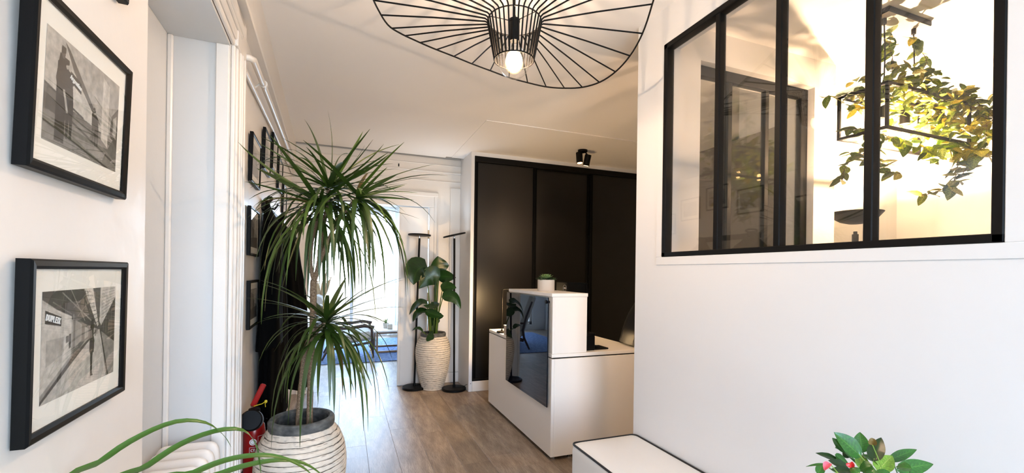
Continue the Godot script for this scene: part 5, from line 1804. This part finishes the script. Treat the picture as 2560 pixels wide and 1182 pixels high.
# ---------------------------------------------------------------- things along the left wall
func left_things() -> void:
	# column radiator standing in the niche
	var t := thing("radiator", "cream cast iron column radiator standing in the window niche", "radiator", on_left(1.60, 0, -0.100), WALL_TURN)
	for k in 9:
		var s := 0.30 - 0.075 * k
		var b := MB.new()
		var rows := []
		# a flat slab of columns with a broad rounded head
		for q in [[0.07, 0.6, 0.5], [0.085, 0.85, 0.9], [0.11, 0.97, 1.0], [0.14, 1.0, 1.0], [0.17, 1.0, 0.66], [0.45, 1.0, 0.62], [0.53, 1.0, 0.70], [0.57, 1.0, 0.95], [0.60, 1.0, 1.0], [0.615, 0.99, 0.97], [0.630, 0.96, 0.88], [0.641, 0.91, 0.74], [0.649, 0.84, 0.54], [0.654, 0.74, 0.30], [0.656, 0.6, 0.06]]:
			var row := []
			for m in 32:
				var g := TAU * m / 32
				row.push_back(Vector3(s + 0.031 * q[2] * signf(cos(g)) * pow(absf(cos(g)), 0.8), q[0], 0.098 * q[1] * signf(sin(g)) * pow(absf(sin(g)), 0.6)))
			rows.push_back(row)
		b.grid(rows, true)
		b.cap(rows[14], Vector3.UP); b.cap(rows[0], Vector3.DOWN)
		for f in [-1.0, 1.0]:
			if k == 0 or k == 8:
				b.tube([Vector3(s, 0, f * 0.05), Vector3(s, 0.10, f * 0.05)], [0.022, 0.018], 10)
		obj("column", b, M.gloss_paint, t)
	var b := MB.new()
	b.tube([Vector3(-0.31, 0.13, 0), Vector3(0.31, 0.13, 0)], 0.022, 10)
	obj("manifold", b, M.gloss_paint, t)
	b = MB.new()
	b.tube([Vector3(-0.31, 0.58, 0), Vector3(0.31, 0.58, 0)], 0.022, 10)
	obj("manifold", b, M.gloss_paint, t)
	# fire extinguisher on the wall behind the casing
	t = thing("fire_extinguisher", "red fire extinguisher hanging on the wall behind the big ribbed pot", "extinguisher", on_left(2.33, 0.20, 0.052), WALL_TURN)
	b = MB.new()
	b.lathe([Vector2(0, 0), Vector2(0.034, 0), Vector2(0.043, 0.012), Vector2(0.046, 0.03), Vector2(0.046, 0.33), Vector2(0.042, 0.365), Vector2(0.03, 0.392), Vector2(0.02, 0.402), Vector2(0.018, 0.42), Vector2(0, 0.42)], 36)
	var body := obj("cylinder", b, M.extinguisher_red, t)
	b = MB.new()
	b.tube([Vector3(-0.01, 0.415, 0), Vector3(-0.01, 0.445, 0)], 0.024, 16)
	b.tube([Vector3(0.0, 0.39, 0.046), Vector3(0.0, 0.39, 0.052)], 0.002, 6)
	obj("valve", b, M.black_metal, t)
	b = MB.new()
	b.lathe([Vector2(0, 0), Vector2(0.042, 0.0), Vector2(0.046, 0.006), Vector2(0.046, 0.05), Vector2(0.041, 0.056), Vector2(0, 0.056)], 32, Vector3(-0.046, 0.40, -0.002), Basis(Vector3(0, 0, 1), PI / 2 - 0.35))
	obj("discharge_horn", b, M.black_plastic, t)
	b = MB.new()
	b.box(Vector3(0.012, 0.50, 0.012), Vector3(0.013, 0.115, 0.024), 0.005, Basis(Vector3(0, 0, 1), 0.1) * Basis(Vector3(1, 0, 0), 0.42))
	obj("handle", b, M.handle_red, t)
	b = MB.new()
	b.ball(Vector3(0.01, 0.468, 0.044), Vector3(0.007, 0.008, 0.007), 10, 8)
	b.tube([Vector3(-0.03, 0.462, 0.0), Vector3(-0.01, 0.464, 0.03), Vector3(0.012, 0.466, 0.04)], 0.002, 6)
	b.tube([Vector3(0.012, 0.466, 0.04), Vector3(0.018, 0.44, 0.042)], 0.0015, 6)
	obj("safety_seal", b, M.seal_yellow, t)
	b = MB.new()
	# printed panel outlines and words on the cylinder, facing the room
	var facing := func(a: float, y: float) -> Vector3:
		return Vector3(0.0466 * sin(a), y, 0.0466 * cos(a))
	for r in [[-1.12, -0.3, 0.255, 0.325], [-1.12, -0.3, 0.19, 0.25], [-1.85, -1.2, 0.252, 0.278]]:
		var lines := []
		for k in 9:
			lines.push_back(facing.call(lerpf(r[0], r[1], k / 8.0), r[3]))
		b.tube(lines, 0.0008, 4)
		lines = []
		for k in 9:
			lines.push_back(facing.call(lerpf(r[0], r[1], k / 8.0), r[2]))
		b.tube(lines, 0.0008, 4)
		for e in [r[0], r[1]]:
			b.tube([facing.call(e, r[2]), facing.call(e, r[3])], 0.0008, 4)
	obj("label_lines", b, M.print_white, body)
	b = MB.new()
	# round seal: a ring and a filled centre that follow the curve of the cylinder
	for band in [[0.0, 0.62], [0.74, 1.0]]:
		var rows := []
		for j in 4:
			var f: float = lerpf(band[0], band[1], j / 3.0) + 0.001
			var row := []
			for k in 24:
				var a := TAU * k / 24
				row.push_back(facing.call(-1.55 + 0.32 * f * cos(a), 0.302 + 0.0145 * f * sin(a)) * Vector3(1.006, 1, 1.006))
			rows.push_back(row)
		var n0 := b.v.size()
		var i0 := b.ix.size()
		b.grid(rows, true, false)
		if b.n[n0].dot(facing.call(-1.55, 0.0)) < 0.0:
			b.turn_over(n0, i0)
	obj("seal_mark", b, M.print_white, body)
	for q in [["CE", -1.55, 0.265, 0.012], ["eco", -1.55, 0.205, 0.011]]:
		var p: Vector3 = facing.call(q[1], q[2])
		text("lettering", q[0], q[3], M.print_white, body, p + Vector3(p.x, 0, p.z).normalized() * 0.0014, Vector3(0, q[1], 0))
	b = MB.new()
	b.box(Vector3(0, 0.12, -0.05), Vector3(0.05, 0.06, 0.006), 0.002)
	b.tube([Vector3(-0.05, 0.12, -0.02), Vector3(-0.03, 0.12, -0.05), Vector3(0.03, 0.12, -0.05), Vector3(0.05, 0.12, -0.02)], 0.003, 6)
	obj("wall_bracket", b, M.black_metal, t)
	# row of hooks and the two black robes
	t = thing("coat_rail", "dark wall rail with hooks carrying the black robes", "coat rail", on_left(3.24, 1.66, 0.0), WALL_TURN)
	b = MB.new()
	b.box(Vector3(0, 0.0, 0.009), Vector3(0.75, 0.05, 0.018), 0.003)
	obj("rail", b, M.black_metal, t)
	for s in [-0.29, 0.30]:
		b = MB.new()
		b.tube([Vector3(s, 0, 0.016), Vector3(s, -0.01, 0.06), Vector3(s, 0.02, 0.08)], 0.006, 8)
		obj("hook", b, M.black_metal, t)
	robe("robe", "nearer black robe with a hanging sleeve on the left wall behind the dracaena", 2.95, 1.70, 0.40, 0.30, 0.13, true, 0.0)
	robe("robe", "farther black robe hanging on the left wall nearest the lounge door", 3.54, 1.66, 0.46, 0.26, 0.215, false, 1.3)

func robe(called: String, label: String, s: float, top: float, foot: float, half: float, deep: float, sleeve: bool, ph: float) -> void:
	var t := thing(called, label, "robe", on_left(s, foot, 0.0), WALL_TURN, "black robes on the coat rail")
	var rows := []
	var H := top - foot
	for j in 33:
		var f := j / 32.0
		var y := H * f
		var g := 1.0 - f
		# shoulders slope down from the hook, then the cloth widens slowly to the hem
		var w := half * (0.16 + 0.84 * smoothstep(0.0, 0.16, g)) * (0.74 + 0.26 * g)
		var d := deep * (0.30 + 0.70 * smoothstep(0.0, 0.14, g)) * (0.72 + 0.28 * smoothstep(0.1, 0.6, g))
		var row := []
		for k in 72:
			var a := TAU * k / 72
			var fold := 1.0 + smoothstep(0.08, 0.4, g) * (0.10 * sin(a * 13.0 + ph + f * 1.4) + 0.06 * sin(a * 7.0 + ph * 2.0 - f * 2.0))
			var out := d * 0.5 * (1.0 + sin(a) * fold)
			row.push_back(Vector3(w * cos(a) * (1.0 + (fold - 1.0) * 0.35), y + (0.03 * sin(a * 2.0 + ph) if j == 0 else 0.0), maxf(out, 0.004) + 0.004))
		rows.push_back(row)
	var b := MB.new()
	b.grid(rows, true)
	b.cap(rows[0], Vector3.DOWN); b.cap(rows[32], Vector3.UP)
	obj("body", b, M.robe_cloth, t)
	if sleeve:
		var sr := []
		for j in 17:
			var f := j / 16.0
			var y := lerpf(H - 0.14, 0.47, f)
			var row := []
			for k in 28:
				var a := TAU * k / 28
				var fold := 1.0 + 0.09 * sin(a * 5.0 + f * 3.0)
				row.push_back(Vector3(-half * lerpf(0.55, 0.86, f) + lerpf(0.07, 0.12, f) * cos(a) * fold, y + 0.02 * sin(a) * f, deep * 0.55 + lerpf(0.035, 0.062, f) * sin(a) * fold))
			sr.push_back(row)
		b = MB.new()
		b.grid(sr, true)
		b.cap(sr[16], Vector3.DOWN)
		obj("sleeve", b, M.robe_cloth, t)
	b = MB.new()
	var ring := []
	for k in 20:
		var a := TAU * k / 20
		ring.push_back(Vector3(half * 0.2 * cos(a), H + 0.004 + 0.012 * sin(a), deep * 0.2 + deep * 0.14 * sin(a)))
	b.tube(ring, 0.008, 6, true)
	obj("collar", b, M.robe_cloth, t)

# ---------------------------------------------------------------- bench and anthurium
func bench_things() -> void:
	var t := thing("bench", "white leather bench with black piping along the right wall", "bench", Vector3(1.292, 0, -1.23))
	var L := 1.52
	var w := 0.396
	var h := 0.42
	var b := MB.new()
	# outline with rounded corners
	var outline := func(inset: float, y: float) -> Array:
		var r := []
		var rad := 0.028
		for c in [[1, 1, 0.0], [-1, 1, PI / 2], [-1, -1, PI], [1, -1, PI * 1.5]]:
			for k in 5:
				var a: float = c[2] + PI / 2 * k / 4.0
				r.push_back(Vector3(c[0] * (w * 0.5 - inset - rad) + rad * cos(a), y, c[1] * (L * 0.5 - inset - rad) + rad * sin(a)))
		return r
	var rows := []
	for q in [[0.006, 0.03], [0.002, 0.05], [0.0, 0.2], [0.0, h - 0.03], [0.002, h - 0.01], [0.005, h - 0.002]]:
		rows.push_back(outline.call(q[0], q[1]))
	b.grid(rows, true)
	b.cap(rows[0], Vector3.DOWN)
	obj("upholstered_side", b, M.leather_white, t)
	b = MB.new()
	rows = []
	for q in [[0.006, h - 0.002], [0.02, h + 0.006], [0.05, h + 0.013], [0.10, h + 0.018], [0.15, h + 0.020]]:
		rows.push_back(outline.call(q[0], q[1]))
	b.grid(rows, true, false)
	if b.n[0].y < 0.0:
		b.turn_over(0, 0)
	b.cap(rows[4], Vector3.UP)
	obj("seat_top", b, M.leather_white, t)
	b = MB.new()
	b.tube(outline.call(0.004, h + 0.001), 0.0052, 8, true)
	obj("piping", b, M.piping, t).set_meta("label", "black piping")
	for sx in [-1.0, 1.0]:
		for sz in [-1.0, 1.0]:
			b = MB.new()
			b.lathe([Vector2(0, 0), Vector2(0.018, 0), Vector2(0.02, 0.032), Vector2(0, 0.032)], 14, Vector3(sx * 0.15, 0, sz * 0.70))
			obj("foot", b, M.black_plastic, t)
	# anthurium in a pot standing on the bench
	var at := Vector3(1.33, 0.44, -0.66)
	t = thing("anthurium", "leafy green anthurium with small red flowers against the white right wall", "plant", at)
	b = MB.new()
	b.lathe([Vector2(0, 0), Vector2(0.055, 0), Vector2(0.07, 0.02), Vector2(0.078, 0.12), Vector2(0.074, 0.122), Vector2(0.07, 0.105), Vector2(0, 0.105)], 32)
	obj("pot", b, M.ceramic_white, t)
	b = MB.new()
	b.lathe([Vector2(0.0, 0.108), Vector2(0.071, 0.106), Vector2(0.071, 0.1)], 24)
	obj("soil", b, M.soil, t)
	var cam := Vector3(-0.75, 0.65, 0.35).normalized()
	var i := 0
	for q in ANTHURIUM_LEAVES:
		var a: Vector3 = q[0] - at
		var c: Vector3 = q[1] - at
		var root := Vector3(0.02 * sin(i * 2.0), 0.10, 0.02 * cos(i * 2.0))
		b = MB.new()
		var pts := []
		for k in 7:
			pts.push_back(bez(root, Vector3(root.x + (a.x - root.x) * 0.3, lerpf(root.y, a.y, 0.7), root.z + (a.z - root.z) * 0.3), a, k / 6.0))
		b.tube(pts, 0.0016, 6)
		obj("stalk", b, M.green_lime if i % 3 == 0 else M.green_anthurium, t)
		var lf := broad_leaf(a, (a + c) * 0.5 + cam * 0.006, c, q[2] * 1.15, cam, q[3], 0.7, 12, 0.14, 0.03)
		obj("leaf", lf, M.green_lime if i in [10, 12] else (M.green_glossy if i in [3, 6, 7, 8, 14] else M.green_anthurium), t)
		i += 1
	i = 0
	for q in ANTHURIUM_FLOWERS:
		var a: Vector3 = q[0] - at
		var c: Vector3 = q[1] - at
		b = MB.new()
		b.tube([Vector3(0, 0.1, 0), a * 0.5 + Vector3(0.01, 0.06, 0.01), a], 0.0011, 6)
		obj("flower_stalk", b, M.green_lime, t)
		obj("flower", broad_leaf(a, (a + c) * 0.5 + cam * 0.01, c, 0.017, cam, 0.2, 0.6, 8, 0.5), [M.flower_pink, M.flower_red, M.flower_faded][i], t)
		i += 1

func strap_path(P: Array, width: float, n := 26) -> MB:
	var c := Curve3D.new()
	c.bake_interval = 0.01
	for i in P.size():
		var d: Vector3 = (P[mini(i + 1, P.size() - 1)] - P[maxi(i - 1, 0)]) / 6.0
		c.add_point(P[i], -d, d)
	var rows := []
	for i in n + 1:
		var t := float(i) / n
		var L := c.get_baked_length()
		var p := c.sample_baked(L * t)
		var d := (c.sample_baked(minf(L * t + 0.01, L)) - c.sample_baked(maxf(L * t - 0.01, 0.0))).normalized()
		var s := d.cross(Vector3.UP).normalized()
		s = s.rotated(d, 0.55)
		var up := s.cross(d)
		var w := maxf(width * 0.5 * pow(1.0 - t, 0.5) * (0.7 + 0.3 * minf(t * 5.0, 1.0)), 0.0005)
		rows.push_back([p - s * w + up * w * 0.3, p - s * w * 0.5 + up * w * 0.08, p, p + s * w * 0.5 + up * w * 0.08, p + s * w + up * w * 0.3])
	var m := MB.new()
	m.grid(rows, false, false)
	return m

func foreground_palm() -> void:
	var at := Vector3(-0.20, 0, -0.60)
	var t := thing("palm", "arching green palm leaves rising in the left foreground", "plant", at)
	var b := MB.new()
	b.lathe([Vector2(0, 0), Vector2(0.09, 0), Vector2(0.12, 0.26), Vector2(0.11, 0.26), Vector2(0.1, 0.22), Vector2(0, 0.22)], 28)
	obj("pot", b, M.ceramic_white, t)
	b = MB.new()
	b.tube([Vector3(0, 0.2, 0), Vector3(0.0, 0.5, 0.0), Vector3(0, 0.78, 0)], [0.02, 0.016, 0.012], 10)
	obj("trunk", b, M.bark, t)
	for q in PALM_FRONDS:
		var P := [Vector3(0, 0.76, 0)]
		for p in q:
			P.push_back(p - at)
		obj("leaf", strap_path(P, 0.021, 44), M.green_palm, t)
	for k in 8:
		var a := 2.2 + k * 0.45
		var d := Vector3(cos(a), 0, sin(a))
		obj("leaf", strap_path([Vector3(0, 0.76, 0), Vector3(0, 0.86, 0) + d * 0.03, Vector3(0, 0.84, 0) + d * 0.09, Vector3(0, 0.68, 0) + d * 0.14], 0.016), M.green_palm, t)

# ---------------------------------------------------------------- the office behind the glass
func office_lamp() -> void:
	var at := Vector3(2.655, 2.59, -1.375)
	var t := thing("box_pendant", "black open box frame pendant with filament bulbs in the office", "lamp", at)
	var b := MB.new()
	b.box(Vector3(-0.055, -0.002, -0.0), Vector3(0.345, 0.026, 0.10), 0.002)
	obj("canopy", b, M.black_metal, t)
	b = MB.new()
	b.box(Vector3(-0.055, -0.0158, -0.0), Vector3(0.335, 0.002, 0.092), 0.0)
	obj("canopy_face", b, M.concrete, t)
	for x in [-0.175, 0.065]:
		b = MB.new()
		b.tube([Vector3(x, -0.015, 0), Vector3(x, -0.045, 0)], 0.010, 12)
		b.tube([Vector3(x, -0.045, 0), Vector3(x + 0.006, -0.2, 0.002), Vector3(x, -0.40, 0)], 0.0035, 8)
		obj("cord", b, M.black_plastic, t)
	var x0 := -0.335
	var x1 := 0.335
	var z0 := -0.105
	var z1 := 0.105
	var y1 := -0.40
	var y0 := -0.605
	var g := 0.0065
	for y in [y0, y1]:
		for z in [z0, z1]:
			b = MB.new()
			b.span(Vector3(x0 - g, y - g, z - g), Vector3(x1 + g, y + g, z + g), 0.001)
			obj("frame_bar", b, M.black_metal, t)
		for x in [x0, x1]:
			b = MB.new()
			b.span(Vector3(x - g, y - g, z0 + g), Vector3(x + g, y + g, z1 - g), 0.001)
			obj("frame_bar", b, M.black_metal, t)
	for x in [x0, x1]:
		for z in [z0, z1]:
			b = MB.new()
			b.span(Vector3(x - g, y0 + g, z - g), Vector3(x + g, y1 - g, z + g), 0.001)
			obj("frame_bar", b, M.black_metal, t)
	b = MB.new()
	b.span(Vector3(x0, y1 - g, -g), Vector3(x1, y1 + g, g), 0.001)
	obj("frame_bar", b, M.black_metal, t)
	var fil: StandardMaterial3D = M.glow_warm.duplicate()
	fil.resource_name = "office_filament"
	fil.emission_energy_multiplier = 14.0
	for x in [-0.205, 0.0, 0.205]:
		b = MB.new()
		b.tube([Vector3(x, y1, 0), Vector3(x, y1 - 0.05, 0)], 0.005, 8)
		b.tube([Vector3(x, y1 - 0.045, 0), Vector3(x, y1 - 0.115, 0)], 0.021, 20)
		obj("socket", b, M.black_metal, t)
		b = MB.new()
		b.lathe([Vector2(0.0, y1 - 0.215), Vector2(0.018, y1 - 0.208), Vector2(0.029, y1 - 0.185), Vector2(0.03, y1 - 0.165), Vector2(0.02, y1 - 0.135), Vector2(0.013, y1 - 0.115)], 20, Vector3(x, 0, 0))
		obj("bulb", b, M.bulb_glass, t)
		b = MB.new()
		b.ball(Vector3(x, y1 - 0.168, 0), Vector3(0.011, 0.026, 0.011), 10, 8)
		obj("filament", b, fil, t)
		bulb_light("bulb_light", Vector3(x, y1 - 0.168, 0), Color(1.0, 0.83, 0.66), 0.85, 0.012, t)
	vine(at)
	# torch lamp in the recess
	at = Vector3(3.42, 0, -2.06)
	t = thing("torch_lamp", "dark bowl shaped uplighter glowing against the office wall", "lamp", at)
	b = MB.new()
	b.lathe([Vector2(0, 0), Vector2(0.14, 0), Vector2(0.145, 0.02), Vector2(0.02, 0.035), Vector2(0, 0.035)], 36)
	obj("base", b, M.black_metal, t)
	b = MB.new()
	b.tube([Vector3(0, 0.03, 0), Vector3(0, 1.62, 0)], 0.012, 12)
	b.tube([Vector3(0, 1.40, 0), Vector3(0, 1.60, 0)], 0.02, 14)
	obj("pole", b, M.black_metal, t)
	b = MB.new()
	b.lathe([Vector2(0, 1.672), Vector2(0.04, 1.674), Vector2(0.09, 1.688), Vector2(0.13, 1.715), Vector2(0.163, 1.757), Vector2(0.160, 1.760), Vector2(0.126, 1.722), Vector2(0.088, 1.697), Vector2(0.04, 1.684), Vector2(0, 1.682)], 44)
	obj("bowl", b, M.black_metal, t)
	b = MB.new()
	b.tube([Vector3(-0.05, 1.712, 0), Vector3(0.05, 1.712, 0)], 0.009, 12)
	obj("halogen_tube", b, fil, t)
	bulb_light("torch_light", Vector3(0, 1.712, 0), Color(1.0, 0.86, 0.68), 9.0, 0.02, t)

func vine(at: Vector3) -> void:
	var t := thing("vine_garland", "trailing green leafy garland draped over the office box pendant", "garland", at + Vector3(0, -0.40, 0))
	var org := t.position
	var rng := RandomNumberGenerator.new()
	rng.seed = 77
	var shapes := []
	for k in 6:
		var L := 1.0
		shapes.push_back(broad_leaf(Vector3.ZERO, Vector3(0.03 * sin(k * 2.0), 0.10 - 0.03 * k, -0.5), Vector3(0, -0.02 * k, -L), 0.62 + 0.05 * (k % 3), Vector3.UP, 0.0, 0.9, 8, 0.2, 0.04).mesh())
	var looks := [M.vine_green, M.vine_deep, M.vine_deep, M.vine_gold]
	var made := 0
	var put := func(p: Vector3, d: Vector3, size: float, mat: Material) -> void:
		var o := MeshInstance3D.new()
		o.mesh = shapes[rng.randi_range(0, 5)]
		o.material_override = mat
		o.name = "leaf"
		var z := -d.normalized()
		var up := Vector3(rng.randf_range(-0.7, 0.5), 0.8, rng.randf_range(-0.4, 0.8)).normalized()
		var x := up.cross(z).normalized()
		o.transform = Transform3D(Basis(x, z.cross(x), z) * Basis.from_scale(Vector3.ONE * size), p)
		t.add_child(o, true)
	for s in VINE_STRANDS:
		var c := Curve3D.new()
		c.bake_interval = 0.01
		for i in s.size():
			var d: Vector3 = (s[mini(i + 1, s.size() - 1)] - s[maxi(i - 1, 0)]) / 6.0
			c.add_point(s[i] - org, -d, d)
		var L := c.get_baked_length()
		var n := int(L / 0.012) + 4
		var pts := []
		for i in n + 1:
			pts.push_back(c.sample_baked(L * i / n) + Vector3(rng.randf_range(-1, 1), rng.randf_range(-1, 1), rng.randf_range(-1, 1)) * 0.002)
		var b := MB.new()
		b.tube(pts, 0.0016, 5)
		obj("stem", b, M.vine_stem, t)
		var step := 0.017
		var q := 0.01
		while q < L:
			var p := c.sample_baked(q)
			var d := Vector3(rng.randf_range(-1, 1), rng.randf_range(-0.9, 0.25), rng.randf_range(-1, 1)).normalized()
			var m: Material = looks[rng.randi_range(0, 3)]
			if p.x > 0.2 and rng.randf() < 0.35:
				m = M.vine_gold
			put.call(p, d, rng.randf_range(0.046, 0.08), m)
			made += 1
			q += step * rng.randf_range(0.7, 1.3)
	while made < 292:
		# the thick crown over the frame and the fall on its right side
		var p: Vector3
		if rng.randf() < 0.62:
			p = Vector3(rng.randf_range(-0.28, 0.36), 0, rng.randf_range(-0.10, 0.12))
			p.y = 0.06 + rng.randf_range(-0.10, 0.06) - absf(p.x) * 0.12 + (0.05 if absf(p.x + 0.05) < 0.15 else 0.0)
		else:
			p = Vector3(rng.randf_range(0.10, 0.46), rng.randf_range(-0.24, 0.04), rng.randf_range(0.02, 0.16))
		var d := Vector3(rng.randf_range(-1, 1), rng.randf_range(-0.8, 0.3), rng.randf_range(-1, 1)).normalized()
		put.call(p, d, rng.randf_range(0.042, 0.07), looks[rng.randi_range(0, 3)])
		made += 1
	# the leaves that hide inside the tangle, too small to pick apart
	for kind in 3:
		var mm := MultiMesh.new()
		mm.transform_format = MultiMesh.TRANSFORM_3D
		mm.mesh = shapes[kind * 2]
		mm.instance_count = 240
		for k in 240:
			var p := Vector3(rng.randf_range(-0.30, 0.42), 0, rng.randf_range(-0.12, 0.14))
			p.y = 0.05 + rng.randf_range(-0.12, 0.06) - maxf(0.0, p.x) * 0.18
			if k % 3 == 0:
				p = Vector3(rng.randf_range(0.08, 0.47), rng.randf_range(-0.28, 0.04), rng.randf_range(-0.02, 0.16))
			var z := Vector3(rng.randf_range(-1, 1), rng.randf_range(-0.4, 0.9), rng.randf_range(-1, 1)).normalized()
			var up := Vector3(rng.randf_range(-0.7, 0.5), 0.8, rng.randf_range(-0.4, 0.8)).normalized()
			var x := up.cross(z).normalized()
			mm.set_instance_transform(k, Transform3D(Basis(x, z.cross(x), z) * Basis.from_scale(Vector3.ONE * rng.randf_range(0.036, 0.058)), p))
		var mi := MultiMeshInstance3D.new()
		mi.multimesh = mm
		mi.material_override = [M.vine_green, M.vine_deep, M.vine_gold][kind]
		mi.name = "leaf_tangle"
		mi.set_meta("kind", "stuff")
		t.add_child(mi, true)
